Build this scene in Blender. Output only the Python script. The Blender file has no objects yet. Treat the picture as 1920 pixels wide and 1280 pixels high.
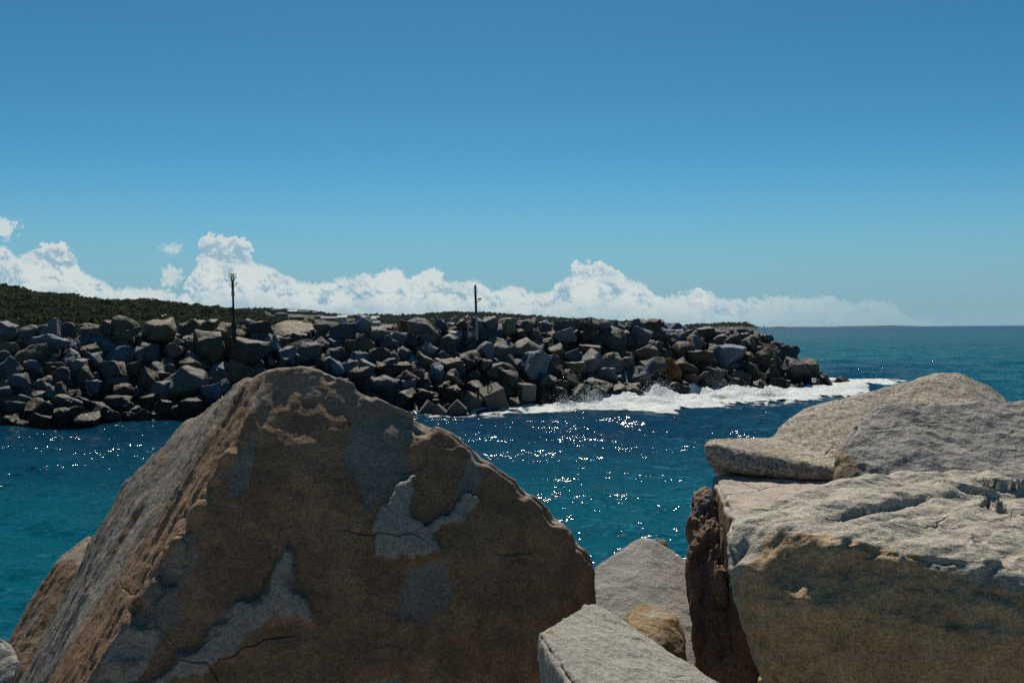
import bpy, bmesh, math, random
import numpy as np
from mathutils import Vector, Matrix

# ------------------------------------------------------------------ camera, sky, sun, exposure
SC = bpy.context.scene
COL = SC.collection
EYE = 6.5
F = 1868.0                      # focal length in photograph pixels (35 mm on 36 mm)
PITCH = math.radians(-0.74)
ROLL = math.radians(0.44)
SUN_EL = math.radians(51)
SUN_AZ = math.radians(-3)       # from +Y towards +X

cam_data = bpy.data.cameras.new('camera')
cam_data.lens = 35.0
cam_data.sensor_width = 36.0
cam_data.clip_start = 0.05
cam_data.clip_end = 60000
cam = bpy.data.objects.new('camera', cam_data)
COL.objects.link(cam)
CAM_M = (Matrix.Translation((0, 0, EYE)) @ Matrix.Rotation(math.pi / 2 + PITCH, 4, 'X') @ Matrix.Rotation(-ROLL, 4, 'Z'))
cam.matrix_world = CAM_M
SC.camera = cam
CAM_R = np.array(CAM_M.to_3x3())

sun_dir = Vector((math.sin(SUN_AZ) * math.cos(SUN_EL), math.cos(SUN_AZ) * math.cos(SUN_EL), math.sin(SUN_EL)))
sd = bpy.data.lights.new('sun', 'SUN')
sd.energy = 5.0
sd.angle = math.radians(0.53)
sd.color = (1.0, 0.92, 0.79)
sun = bpy.data.objects.new('sun', sd)
sun.rotation_mode = 'QUATERNION'
sun.rotation_quaternion = sun_dir.to_track_quat('Z', 'Y')
COL.objects.link(sun)

SC.view_settings.view_transform = 'Standard'
SC.view_settings.look = 'None'
SC.view_settings.gamma = 1.0
SC.view_settings.use_curve_mapping = False
SC.view_settings.exposure = 0.17
SC.cycles.max_bounces = 6
SC.cycles.diffuse_bounces = 3
SC.cycles.glossy_bounces = 3
SC.cycles.transparent_max_bounces = 12
SC.cycles.volume_bounces = 0
SC.cycles.use_denoising = False
SC.cycles.sample_clamp_indirect = 1.5
SC.cycles.caustics_reflective = False
SC.cycles.caustics_refractive = False


class NT:
    """small helper to write node trees"""
    def __init__(self, tree):
        self.t = tree
        tree.nodes.clear()

    def n(self, kind, **kw):
        nd = self.t.nodes.new(kind)
        for k, v in kw.items():
            setattr(nd, k, v)
        return nd

    def put(self, sock, v):
        if isinstance(v, bpy.types.NodeSocket):
            self.t.links.new(v, sock)
        elif v is not None:
            if hasattr(sock.default_value, '__len__') and not hasattr(v, '__len__'):
                v = [v] * len(sock.default_value)
            if hasattr(sock.default_value, '__len__') and len(sock.default_value) == 4 and len(v) == 3:
                v = (*v, 1)
            sock.default_value = v

    def m(self, op, a, b=None, c=None, clamp=False):
        nd = self.n('ShaderNodeMath', operation=op, use_clamp=clamp)
        for s, v in zip(nd.inputs, (a, b, c)):
            if v is not None:
                self.put(s, v)
        return nd.outputs[0]

    def vm(self, op, a, b=None, out=0):
        nd = self.n('ShaderNodeVectorMath', operation=op)
        self.put(nd.inputs[0], a)
        if b is not None:
            if op == 'SCALE':
                self.put(nd.inputs['Scale'], b)
            else:
                self.put(nd.inputs[1], b)
        return nd.outputs[out]

    def sstep(self, x, a, b, lo=0.0, hi=1.0):
        nd = self.n('ShaderNodeMapRange', interpolation_type='SMOOTHSTEP')
        self.put(nd.inputs[0], x)
        self.put(nd.inputs[1], a); self.put(nd.inputs[2], b)
        self.put(nd.inputs[3], lo); self.put(nd.inputs[4], hi)
        return nd.outputs[0]

    def mix(self, f, a, b, mode='MIX'):
        nd = self.n('ShaderNodeMix', data_type='RGBA', blend_type=mode)
        self.put(nd.inputs[0], f)
        self.put(nd.inputs[6], a); self.put(nd.inputs[7], b)
        return nd.outputs[2]

    def noise(self, vec, scale, detail=4, rough=0.5, dist=0.0, color=False, dim='3D'):
        nd = self.n('ShaderNodeTexNoise', noise_dimensions=dim)
        self.put(nd.inputs['Vector'], vec)
        self.put(nd.inputs['Scale'], scale); self.put(nd.inputs['Detail'], detail)
        self.put(nd.inputs['Roughness'], rough); self.put(nd.inputs['Distortion'], dist)
        return nd.outputs['Color' if color else 'Fac']


def pix_el(px, py):
    """elevation in degrees above the horizon of a photograph pixel"""
    return math.degrees(math.atan((616 - 0.0077 * (px - 960) - py) / F))


def pix_az(px):
    return math.degrees(math.atan((px - 960) / F))


def build_world():
    w = bpy.data.worlds.new('World')
    SC.world = w
    w.use_nodes = True
    t = NT(w.node_tree)
    sky = t.n('ShaderNodeTexSky', sky_type='NISHITA')
    sky.sun_disc = False
    sky.sun_elevation = SUN_EL
    sky.sun_rotation = SUN_AZ
    sky.altitude = 0
    sky.air_density = 0.6
    sky.dust_density = 0.15
    sky.ozone_density = 3.0
    gam = t.n('ShaderNodeHueSaturation')
    gam.inputs['Saturation'].default_value = 1.3
    t.put(gam.inputs['Color'], sky.outputs[0])
    skyc = t.mix(1.0, gam.outputs[0], (1.18, 1.66, 1.31), 'MULTIPLY')
    # ---- cumulus bank along the horizon, in directions (azimuth, elevation in degrees)
    d = t.n('ShaderNodeTexCoord').outputs['Generated']
    sep = t.n('ShaderNodeSeparateXYZ'); t.put(sep.inputs[0], d)
    az = t.m('MULTIPLY', t.m('ARCTAN2', sep.outputs[0], sep.outputs[1]), 57.2958)
    el = t.m('MULTIPLY', t.m('ARCSINE', sep.outputs[2]), 57.2958)
    comb = t.n('ShaderNodeCombineXYZ')
    t.put(comb.inputs[0], az); t.put(comb.inputs[1], el)
    p = comb.outputs[0]

    def profile(pts, span=34.0, hmax=8.0):
        fc = t.n('ShaderNodeFloatCurve')
        t.put(fc.inputs['Value'], t.m('MULTIPLY_ADD', azw, 0.5 / span, 0.5))
        c = fc.mapping.curves[0]
        xs = [((pix_az(x) / span + 1) / 2, (max(pix_el(x, y), -0.9) + 1.0) / hmax) for x, y in pts]
        c.points[0].location = (0.0, xs[0][1])
        c.points[1].location = (1.0, xs[-1][1])
        for x, y in xs:
            c.points.new(x, y)
        for q in c.points:
            q.handle_type = 'AUTO_CLAMPED'
        fc.mapping.update()
        return t.m('MULTIPLY_ADD', fc.outputs[0], hmax, -1.0)

    warp = t.vm('SCALE', t.vm('SUBTRACT', t.noise(p, 0.9, 3, 0.55, color=True, dim='2D'), (0.5, 0.5, 0.5)), 0.7)
    pw = t.vm('ADD', p, warp)

    def billow(vec, scale, detail=3, rough=0.55):
        v = t.n('ShaderNodeTexVoronoi', feature='F1', voronoi_dimensions='2D')
        t.put(v.inputs['Vector'], vec); v.inputs['Scale'].default_value = scale
        v.inputs['Detail'].default_value = detail; v.inputs['Roughness'].default_value = rough
        v.inputs['Lacunarity'].default_value = 2.3
        v.normalize = True
        return t.m('SUBTRACT', 0.30, v.outputs['Distance'])

    bil = billow(pw, 1.15, 4)
    nzz = t.m('SUBTRACT', t.noise(pw, 2.6, 6, 0.62, dim='2D'), 0.5)
    spw = t.n('ShaderNodeSeparateXYZ'); t.put(spw.inputs[0], warp)
    azw = t.m('ADD', az, t.m('ADD', t.m('MULTIPLY', spw.outputs[0], 1.3), t.m('MULTIPLY', nzz, 0.9)))

    bank = profile([(-150, 500), (0, 474), (40, 490), (75, 478), (90, 470), (125, 470), (140, 500), (180, 525), (250, 545), (300, 545),
                    (345, 555), (362, 505), (385, 495), (470, 492), (505, 500), (545, 520), (600, 532), (645, 522), (700, 512),
                    (745, 506), (780, 520), (815, 508), (845, 528), (890, 526), (930, 538), (965, 536), (1000, 548), (1050, 528),
                    (1090, 512), (1165, 520), (1205, 532), (1225, 548), (1265, 556), (1308, 540), (1335, 548), (1370, 562),
                    (1440, 558), (1500, 554), (1560, 558), (1600, 568), (1650, 565), (1700, 588), (1770, 604), (1850, 625), (2050, 640)])
    tower = profile([(-100, 640), (45, 640), (70, 480), (90, 468), (120, 468), (135, 500), (160, 640), (362, 640), (378, 455), (390, 446),
                     (455, 446), (470, 455), (478, 490), (520, 640), (700, 640), (720, 510), (745, 504), (765, 530), (800, 506), (825, 506),
                     (838, 540), (900, 640), (1060, 640), (1070, 494), (1090, 490), (1125, 492), (1160, 512), (1172, 530), (1210, 545), (1225, 640),
                     (1290, 640), (1305, 536), (1325, 540), (1345, 640), (1400, 640)])

    def layer(h, amp, off, soft, bl):
        b = t.m('ADD', t.m('MULTIPLY', bl, amp), t.m('MULTIPLY', nzz, amp * 0.6))
        edge = t.m('SUBTRACT', t.m('ADD', t.m('ADD', h, b), off), el)
        return edge, t.sstep(edge, 0.0, soft)

    # billow height here against the billow height a little higher up: lit from above
    v2 = t.vm('ADD', pw, (9.4, 6.6, 0.0))
    sa = billow(v2, 0.85, 4, 0.62)
    sb = billow(t.vm('ADD', v2, (0.05, 0.16, 0.0)), 0.85, 4, 0.62)
    relief = t.m('MULTIPLY', t.m('SUBTRACT', sb, sa), 4.0)
    mass = t.noise(v2, 0.7, 5, 0.6, dim='2D')

    def shade(edge, bias, k=1.0):
        core = t.sstep(edge, 0.10, 0.7)
        sh = t.m('ADD', relief, t.m('MULTIPLY', t.m('SUBTRACT', mass, bias), 3.6))
        return t.m('MULTIPLY', t.m('MULTIPLY', t.sstep(sh, -0.4, 0.8), core), k)

    LIT = (11.0, 12.0, 11.9)
    SHD = (4.3, 7.2, 9.2)
    HAZ = (5.6, 8.2, 9.2)
    e2, a2 = layer(tower, 0.95, 0.04, 0.16, bil)
    c2 = t.mix(shade(e2, 0.42, 0.9), LIT, SHD)
    e1, a1 = layer(bank, 1.0, 0.05, 0.32, bil)
    c1 = t.mix(shade(e1, 0.52), LIT, SHD)
    e0, a0 = layer(t.m('MULTIPLY', bank, 0.6), 1.3, 0.0, 0.25, sa)
    c1 = t.mix(t.m('MULTIPLY', a0, 0.6), c1, t.mix(t.m('MULTIPLY', t.sstep(e0, 0.1, 0.9), 0.75), LIT, HAZ))
    low = t.sstep(el, -0.2, 2.0)
    c1 = t.mix(t.m('MULTIPLY', t.m('SUBTRACT', 1.0, low), 0.6), c1, HAZ)
    rightf = t.sstep(az, 6.0, 24.0)
    a1 = t.m('MULTIPLY', a1, t.sstep(az, 26.0, 20.0))

    def blob(px, py, rx, ry, soft=0.5):
        ex = t.m('DIVIDE', t.m('SUBTRACT', az, pix_az(px)), rx / F * 57.3)
        ey = t.m('DIVIDE', t.m('SUBTRACT', el, pix_el(px, py)), ry / F * 57.3)
        r = t.m('SQRT', t.m('ADD', t.m('MULTIPLY', ex, ex), t.m('MULTIPLY', ey, ey)))
        nz = t.m('MULTIPLY', t.m('SUBTRACT', t.noise(pw, 2.2, 6, 0.65, dim='2D'), 0.5), 2.6)
        return t.sstep(t.m('ADD', t.m('SUBTRACT', 1.0, r), nz), 0.0, soft)
    blobs = t.m('MAXIMUM', t.m('MULTIPLY', blob(323, 476, 27, 12, 0.9), 0.75), t.m('MAXIMUM', blob(2, 448, 34, 22), t.m('MULTIPLY', blob(322, 522, 24, 20), 0.8)))
    # pale blue air thickening towards the horizon, all the way round
    skyc = t.mix(t.m('MULTIPLY', t.sstep(el, 9.0, 0.0), 0.9), skyc, (3.3, 5.9, 7.8))
    col = t.mix(t.m('MULTIPLY', blobs, 0.85), skyc, LIT)
    col = t.mix(t.m('MULTIPLY', a2, t.sstep(mass, 0.2, 0.6, 0.8, 0.97)), col, c2)
    col = t.mix(t.m('MULTIPLY', a1, t.m('SUBTRACT', 0.95, t.m('MULTIPLY', rightf, 0.72))), col, c1)
    bg = t.n('ShaderNodeBackground')
    t.put(bg.inputs['Color'], col)
    bg.inputs['Strength'].default_value = 0.052
    out = t.n('ShaderNodeOutputWorld')
    t.t.links.new(bg.outputs[0], out.inputs[0])
    w.cycles.sampling_method = 'MANUAL'
    w.cycles.sample_map_resolution = 1024


build_world()

# ------------------------------------------------------------------ helpers
rng = np.random.default_rng(7)
random.seed(7)


def at(px, py, Y):
    """the point at distance Y (world +Y) that lies behind a photograph pixel"""
    v = CAM_R @ np.array([(px - 960) / F, (640 - py) / F, -1.0])
    return np.array([0, 0, EYE]) + v * (Y / v[1])


def ray(px, py):
    v = CAM_R @ np.array([(px - 960) / F, (640 - py) / F, -1.0])
    return v / v[1]


def tag(o, label=None, cat=None, group=None, kind=None):
    for k, v in (('label', label), ('category', cat), ('group', group), ('kind', kind)):
        if v:
            o[k] = v
    return o


def mesh_np(name, co, faces, mat=None, parent=None, smooth=False):
    """faces: (n,3) or (n,4) integer array"""
    faces = np.asarray(faces, dtype=np.int32)
    me = bpy.data.meshes.new(name)
    k = faces.shape[1]
    me.vertices.add(len(co)); me.vertices.foreach_set('co', np.asarray(co, dtype=np.float32).ravel())
    me.loops.add(faces.size); me.loops.foreach_set('vertex_index', faces.ravel())
    me.polygons.add(len(faces))
    me.polygons.foreach_set('loop_start', np.arange(len(faces), dtype=np.int32) * k)
    me.update(calc_edges=True)
    me.polygons.foreach_set('use_smooth', np.full(len(faces), smooth))
    return link(name, me, mat, parent)


def link(name, me, mat=None, parent=None):
    o = bpy.data.objects.new(name, me)
    COL.objects.link(o)
    if mat and not me.materials:
        me.materials.append(mat)
    if parent:
        o.parent = parent
    return o


def empty(name, loc=(0, 0, 0)):
    o = bpy.data.objects.new(name, None)
    o.location = loc
    o.empty_display_size = 0.2
    COL.objects.link(o)
    return o


def set_color(me, name, arr):
    a = me.color_attributes.new(name, 'FLOAT_COLOR', 'POINT')
    full = np.ones((len(arr), 4), dtype=np.float32)
    full[:, :arr.shape[1]] = arr
    a.data.foreach_set('color', full.ravel())


# --- vectorised noise
def _hash(i, j, k, seed):
    h = (i.astype(np.uint32) * np.uint32(374761393) + j.astype(np.uint32) * np.uint32(668265263) + k.astype(np.uint32) * np.uint32(2147483647) + np.uint32(seed * 974711 + 13))
    h = (h ^ (h >> np.uint32(13))) * np.uint32(1274126177)
    h = h ^ (h >> np.uint32(16))
    h = h * np.uint32(2246822519)
    return h ^ (h >> np.uint32(15))


_G = np.array([(1, 1, 0), (-1, 1, 0), (1, -1, 0), (-1, -1, 0), (1, 0, 1), (-1, 0, 1), (1, 0, -1), (-1, 0, -1), (0, 1, 1), (0, -1, 1), (0, 1, -1), (0, -1, -1),
               (1, 1, 0), (-1, 1, 0), (0, -1, 1), (0, -1, -1)], dtype=np.float32)


def pn(P, seed=0):
    P = np.asarray(P, dtype=np.float32)
    I = np.floor(P).astype(np.int64)
    f = P - I
    u = f * f * f * (f * (f * 6 - 15) + 10)
    r = np.zeros(len(P), dtype=np.float32)
    for a in (0, 1):
        wx = u[:, 0] if a else 1 - u[:, 0]
        for b in (0, 1):
            wy = u[:, 1] if b else 1 - u[:, 1]
            for c in (0, 1):
                wz = u[:, 2] if c else 1 - u[:, 2]
                g = _G[_hash(I[:, 0] + a, I[:, 1] + b, I[:, 2] + c, seed) & 15]
                r += wx * wy * wz * (g[:, 0] * (f[:, 0] - a) + g[:, 1] * (f[:, 1] - b) + g[:, 2] * (f[:, 2] - c))
    return r


def fbm(P, octv=4, gain=0.5, seed=0, ridge=False):
    s = 0; a = 1.0
    P = np.asarray(P, dtype=np.float32)
    for k in range(octv):
        v = pn(P, seed + k * 17)
        s = s + a * ((1 - 2 * np.abs(v)) - 0.5 if ridge else v)
        P = P * 2.03 + 5.7
        a *= gain
    return s


def facet(P, seed=0, slope=1.0):
    """broken facets: every cell of a Voronoi pattern is a plane tilted its own way. Returns height and a value of the cell"""
    P = np.asarray(P, dtype=np.float32)
    I = np.floor(P).astype(np.int64)
    best = np.full(len(P), 9.0, dtype=np.float32); h = np.zeros(len(P), np.float32); val = np.zeros(len(P), np.float32)
    for a in (-1, 0, 1):
        for b in (-1, 0, 1):
            for c in (-1, 0, 1):
                i, j, k = I[:, 0] + a, I[:, 1] + b, I[:, 2] + c
                hh = _hash(i, j, k, seed)
                r1 = (hh & 255) / 255.0; r2 = ((hh >> 8) & 255) / 255.0; r3 = ((hh >> 16) & 255) / 255.0; r4 = ((hh >> 24) & 255) / 255.0
                dx, dy, dz = P[:, 0] - (i + r1), P[:, 1] - (j + r2), P[:, 2] - (k + r3)
                d = dx * dx + dy * dy + dz * dz
                m = d < best
                best = np.where(m, d, best)
                hv = slope * ((r2 - .5) * dx + (r4 - .5) * dy + (r1 - .5) * dz) * 2 + (r4 - 0.5)
                h = np.where(m, hv, h); val = np.where(m, r3, val)
    return h.astype(np.float32), val.astype(np.float32)


def scallop(P, seed=0, curve=0.55, slope=0.9):
    """broken stone: shallow tilted scallops that meet in sharp arrises (continuous, 0 on average)"""
    P = np.asarray(P, dtype=np.float32)
    I = np.floor(P).astype(np.int64)
    h = np.full(len(P), 9.0, dtype=np.float32)
    for a in (-1, 0, 1):
        for b in (-1, 0, 1):
            for c in (-1, 0, 1):
                i, j, k = I[:, 0] + a, I[:, 1] + b, I[:, 2] + c
                hh = _hash(i, j, k, seed)
                r1 = (hh & 255) / 255.0; r2 = ((hh >> 8) & 255) / 255.0; r3 = ((hh >> 16) & 255) / 255.0; r4 = ((hh >> 24) & 255) / 255.0
                dx, dy, dz = P[:, 0] - (i + r1), P[:, 1] - (j + r2), P[:, 2] - (k + r3)
                hv = curve * (dx * dx + dy * dy + dz * dz) + slope * ((r2 - .5) * dx + (r4 - .5) * dy + (r1 - .5) * dz) + 0.35 * r3
                h = np.minimum(h, hv.astype(np.float32))
    return h - np.percentile(h, 62)


def ss(x, a, b):
    t = np.clip((x - a) / (b - a), 0, 1)
    return t * t * (3 - 2 * t)


# ------------------------------------------------------------------ materials
def new_mat(name):
    m = bpy.data.materials.new(name)
    m.use_nodes = True
    return m, NT(m.node_tree)


def finish(t, col, rough=0.8, normal=None, spec=0.3, **kw):
    b = t.n('ShaderNodeBsdfPrincipled')
    t.put(b.inputs['Base Color'], col); t.put(b.inputs['Roughness'], rough); t.put(b.inputs['Specular IOR Level'], spec)
    if normal is not None:
        t.put(b.inputs['Normal'], normal)
    for k, v in kw.items():
        t.put(b.inputs[k.replace('_', ' ')], v)
    o = t.n('ShaderNodeOutputMaterial')
    t.t.links.new(b.outputs[0], o.inputs[0])
    return b


def bump(t, h, dist, strength=1.0, normal=None):
    b = t.n('ShaderNodeBump')
    t.put(b.inputs['Height'], h); b.inputs['Distance'].default_value = dist; b.inputs['Strength'].default_value = strength
    if normal is not None:
        t.put(b.inputs['Normal'], normal)
    return b.outputs[0]


def plain_mat(name, col, rough=0.6, spec=0.3, metal=0.0, var=0.25, scale=3.0):
    m, t = new_mat(name)
    pos = t.n('ShaderNodeTexCoord').outputs['Object']
    nz = t.noise(pos, scale, 5, 0.6)
    c = t.mix(nz, [x * (1 - var) for x in col], [min(1, x * (1 + var)) for x in col])
    finish(t, c, rough, None, spec, Metallic=metal)
    return m


def granite_mat(name, light, dark, stain_a, stain_b, grain=1.0, speck=0.5, relief=0.016, bedding=(1, 1, 1), cracks=1.0):
    """granite: speckle of pale and dark mineral grains, an iron patina (mask R), fresh pale breaks and painted sunlit paling (mask G), dark seams (mask B)"""
    m, t = new_mat(name)
    pos = t.n('ShaderNodeTexCoord').outputs['Object']
    at_ = t.n('ShaderNodeVertexColor', layer_name='mask')
    sp = t.n('ShaderNodeSeparateColor'); t.put(sp.inputs[0], at_.outputs[0])
    big = t.noise(pos, 2.6, 6, 0.6, 0.4)
    med = t.noise(pos, 11.0, 6, 0.65)
    g1 = t.noise(pos, 120.0 * grain, 2, 0.6)
    g2 = t.noise(pos, 60.0 * grain, 3, 0.7)
    base = t.mix(t.sstep(big, 0.3, 0.7), dark, light)
    base = t.mix(t.m('MULTIPLY', t.sstep(med, 0.45, 0.7), 0.45), base, [c * 0.72 for c in light])
    st = t.mix(t.sstep(t.noise(pos, 6.0, 7, 0.65, 0.6), 0.36, 0.66), stain_a, stain_b)
    st = t.mix(t.m('MULTIPLY', t.sstep(t.noise(pos, 17.0, 5, 0.7), 0.5, 0.72), 0.55), st, [c * 0.55 for c in stain_a])
    f = t.m('ADD', sp.outputs[0], t.m('MULTIPLY', t.m('SUBTRACT', t.noise(pos, 14.0, 7, 0.68), 0.5), 0.8))
    f = t.sstep(f, 0.3, 0.72)
    col = t.mix(f, base, st)
    fresh = t.m('ADD', sp.outputs[1], t.m('MULTIPLY', t.m('SUBTRACT', t.noise(pos, 16.0, 6, 0.65), 0.5), 0.7))
    col = t.mix(t.sstep(fresh, 0.38, 0.7), col, [min(1, c * 1.18) for c in light])
    # mineral grains
    sg = t.m('MULTIPLY', t.m('SUBTRACT', g1, 0.5), 2.6 * speck)
    sg = t.m('ADD', sg, t.m('MULTIPLY', t.m('SUBTRACT', g2, 0.5), 1.8 * speck))
    mul = t.m('MAXIMUM', t.m('ADD', 1.0, sg), 0.25)
    mc = t.n('ShaderNodeCombineXYZ')
    for i in range(3):
        t.put(mc.inputs[i], mul)
    col = t.mix(1.0, col, mc.outputs[0], 'MULTIPLY')
    col = t.mix(t.m('MULTIPLY', sp.outputs[2], 0.85), col, (0.02, 0.017, 0.014))
    h = t.m('ADD', t.m('MULTIPLY', t.noise(pos, 38.0 * grain, 7, 0.72), 0.008), t.m('MULTIPLY', t.noise(pos, 150.0 * grain, 3, 0.7), 0.0022))
    rg = t.n('ShaderNodeTexNoise', noise_type='RIDGED_MULTIFRACTAL', normalize=True)
    t.put(rg.inputs['Vector'], t.vm('MULTIPLY', pos, bedding)); rg.inputs['Scale'].default_value = 7.0; rg.inputs['Detail'].default_value = 6
    rg.inputs['Roughness'].default_value = 0.62; rg.inputs['Distortion'].default_value = 0.3
    h = t.m('ADD', h, t.m('MULTIPLY', rg.outputs['Fac'], relief))
    vo = t.n('ShaderNodeTexVoronoi', feature='F1'); t.put(vo.inputs['Vector'], t.vm('ADD', t.vm('MULTIPLY', pos, bedding), t.vm('SCALE', t.noise(pos, 9.0, 4, 0.6, color=True), 0.10)))
    vo.inputs['Scale'].default_value = 11.0; vo.inputs['Detail'].default_value = 2.0
    h = t.m('ADD', h, t.m('MULTIPLY', vo.outputs['Distance'], relief * 0.45))
    cr = t.n('ShaderNodeTexVoronoi', feature='DISTANCE_TO_EDGE')
    t.put(cr.inputs['Vector'], t.vm('ADD', pos, t.vm('SCALE', t.noise(pos, 2.0, 3, 0.5, color=True), 0.4)))
    cr.inputs['Scale'].default_value = 1.6
    crk = t.m('MULTIPLY', t.sstep(cr.outputs[0], 0.0, 0.012, 1.0, 0.0), t.sstep(t.noise(pos, 1.7, 3), 0.5, 0.62))
    h = t.m('SUBTRACT', h, t.m('MULTIPLY', crk, 0.012 * cracks))
    finish(t, col, 0.86, bump(t, h, 1.0, 1.0), 0.25)
    return m


MAT = {}
MAT['granite_brown'] = granite_mat('granite_brown', (0.235, 0.205, 0.17), (0.15, 0.13, 0.106), (0.178, 0.105, 0.062), (0.28, 0.168, 0.094), relief=0.012)
MAT['granite_pale'] = granite_mat('granite_pale', (0.30, 0.285, 0.25), (0.225, 0.215, 0.19), (0.17, 0.115, 0.055), (0.24, 0.17, 0.09), speck=0.55, relief=0.022)
MAT['granite_gold'] = granite_mat('granite_gold', (0.29, 0.265, 0.22), (0.215, 0.20, 0.17), (0.28, 0.19, 0.105), (0.38, 0.268, 0.152), speck=0.55, relief=0.030, bedding=(0.45, 1.2, 1.2))
MAT['granite_coarse'] = granite_mat('granite_coarse', (0.31, 0.275, 0.22), (0.235, 0.21, 0.17), (0.17, 0.125, 0.075), (0.24, 0.18, 0.105), grain=0.6, speck=1.0, relief=0.008)
MAT['granite_grey'] = granite_mat('granite_grey', (0.255, 0.245, 0.225), (0.19, 0.182, 0.168), (0.14, 0.105, 0.07), (0.2, 0.155, 0.1), speck=0.5, relief=0.036)
MAT['granite_smooth'] = granite_mat('granite_smooth', (0.25, 0.24, 0.225), (0.195, 0.188, 0.176), (0.14, 0.105, 0.07), (0.2, 0.155, 0.1), speck=0.45, relief=0.015, cracks=0.0)
MAT['schist'] = granite_mat('schist', (0.22, 0.20, 0.18), (0.13, 0.105, 0.088), (0.15, 0.09, 0.06), (0.24, 0.15, 0.10), speck=0.6, relief=0.022, bedding=(2.2, 2.2, 0.4))
MAT['granite_block'] = granite_mat('granite_block', (0.33, 0.285, 0.24), (0.28, 0.24, 0.205), (0.11, 0.07, 0.045), (0.19, 0.12, 0.075), speck=0.45, relief=0.010)


def boulder_mat():
    m, t = new_mat('boulder_rock')
    oi = t.n('ShaderNodeObjectInfo')
    geo = t.n('ShaderNodeNewGeometry')
    pos = t.vm('ADD', t.n('ShaderNodeTexCoord').outputs['Object'], t.vm('SCALE', oi.outputs['Location'], 1.0))
    big = t.noise(pos, 0.7, 6, 0.62, 0.5)
    med = t.noise(pos, 3.0, 7, 0.66)
    c = t.mix(t.sstep(big, 0.35, 0.68), oi.outputs['Color'], t.mix(0.5, oi.outputs['Color'], (0.11, 0.076, 0.046)))
    k = t.m('ADD', 0.62, t.m('MULTIPLY', med, 0.76))
    kc = t.n('ShaderNodeCombineXYZ')
    for i in range(3):
        t.put(kc.inputs[i], k)
    c = t.mix(1.0, c, kc.outputs[0], 'MULTIPLY')
    # wet, weed-dark rock near the water line
    sp = t.n('ShaderNodeSeparateXYZ'); t.put(sp.inputs[0], geo.outputs['Position'])
    z = t.m('ADD', sp.outputs[2], t.m('MULTIPLY', t.m('SUBTRACT', t.noise(pos, 0.9, 4), 0.5), 1.6))
    wet = t.sstep(z, 1.2, 2.3, 1.0, 0.0)
    c = t.mix(t.m('MULTIPLY', wet, 0.85), c, (0.025, 0.022, 0.016))
    h = t.m('ADD', t.m('MULTIPLY', t.noise(pos, 2.2, 8, 0.68), 0.26), t.m('MULTIPLY', t.noise(pos, 9.0, 5, 0.65), 0.05))
    finish(t, c, t.m('SUBTRACT', 0.60, t.m('MULTIPLY', wet, 0.2)), bump(t, h, 1.0, 0.75), 0.2)
    return m


MAT['boulder'] = boulder_mat()
MAT['concrete'] = plain_mat('concrete', (0.10, 0.092, 0.078), 0.85, 0.3, 0, 0.35, 2.5)
MAT['dark_steel'] = plain_mat('dark_steel', (0.018, 0.03, 0.036), 0.5, 0.4, 0, 0.3)
MAT['rust_steel'] = plain_mat('rust_steel', (0.055, 0.034, 0.025), 0.8, 0.2, 0, 0.5, 6)
MAT['grey_steel'] = plain_mat('grey_steel', (0.22, 0.24, 0.24), 0.5, 0.4, 0, 0.2)
MAT['board'] = plain_mat('board', (0.075, 0.075, 0.05), 0.7, 0.3, 0, 0.2)
MAT['white_paint'] = plain_mat('white_paint', (0.75, 0.76, 0.74), 0.5, 0.4, 0, 0.08)
MAT['red_plastic'] = plain_mat('red_plastic', (0.42, 0.035, 0.045), 0.45, 0.4, 0, 0.2)
MAT['glass'] = plain_mat('glass', (0.03, 0.045, 0.055), 0.1, 0.6, 0, 0.2)
MAT['trunk'] = plain_mat('trunk', (0.09, 0.065, 0.045), 0.9, 0.1, 0, 0.3)


def leaf_mat(name, a, b):
    m, t = new_mat(name)
    pos = t.n('ShaderNodeNewGeometry').outputs['Position']
    c = t.mix(t.sstep(t.noise(pos, 0.045, 5, 0.65), 0.35, 0.65), a, b)
    c = t.mix(t.m('MULTIPLY', t.noise(pos, 0.5, 3, 0.7), 0.6), c, [x * 0.55 for x in a])
    df = t.n('ShaderNodeBsdfDiffuse'); t.put(df.inputs['Color'], c)
    tl = t.n('ShaderNodeBsdfTranslucent'); t.put(tl.inputs['Color'], c)
    mx = t.n('ShaderNodeMixShader'); mx.inputs[0].default_value = 0.27
    t.t.links.new(df.outputs[0], mx.inputs[1]); t.t.links.new(tl.outputs[0], mx.inputs[2])
    o = t.n('ShaderNodeOutputMaterial'); t.t.links.new(mx.outputs[0], o.inputs[0])
    return m


MAT['leaf'] = leaf_mat('gum_leaf', (0.046, 0.058, 0.032), (0.084, 0.094, 0.052))  # lightened as well, haze over the near hill put into the colour
MAT['leaf_hazed'] = leaf_mat('hazed_leaf', (0.066, 0.082, 0.062), (0.098, 0.115, 0.085))  # far foliage paled blue-grey in its colour to stand in for haze
MAT['pine'] = leaf_mat('pine_leaf', (0.025, 0.04, 0.022), (0.04, 0.055, 0.03))


def hill_mat():
    m, t = new_mat('hill_soil')
    pos = t.n('ShaderNodeNewGeometry').outputs['Position']
    c = t.mix(t.sstep(t.noise(pos, 0.02, 6, 0.6), 0.4, 0.6), (0.03, 0.038, 0.018), (0.055, 0.06, 0.028))
    finish(t, c, 0.9, None, 0.1)
    return m


MAT['hill'] = hill_mat()


def core_mat():
    m, t = new_mat('rubble_fill')
    pos = t.n('ShaderNodeNewGeometry').outputs['Position']
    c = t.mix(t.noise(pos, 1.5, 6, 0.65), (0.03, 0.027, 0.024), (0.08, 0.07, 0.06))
    finish(t, c, 0.9, bump(t, t.noise(pos, 4.0, 6, 0.65), 0.3), 0.2)
    return m


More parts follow.
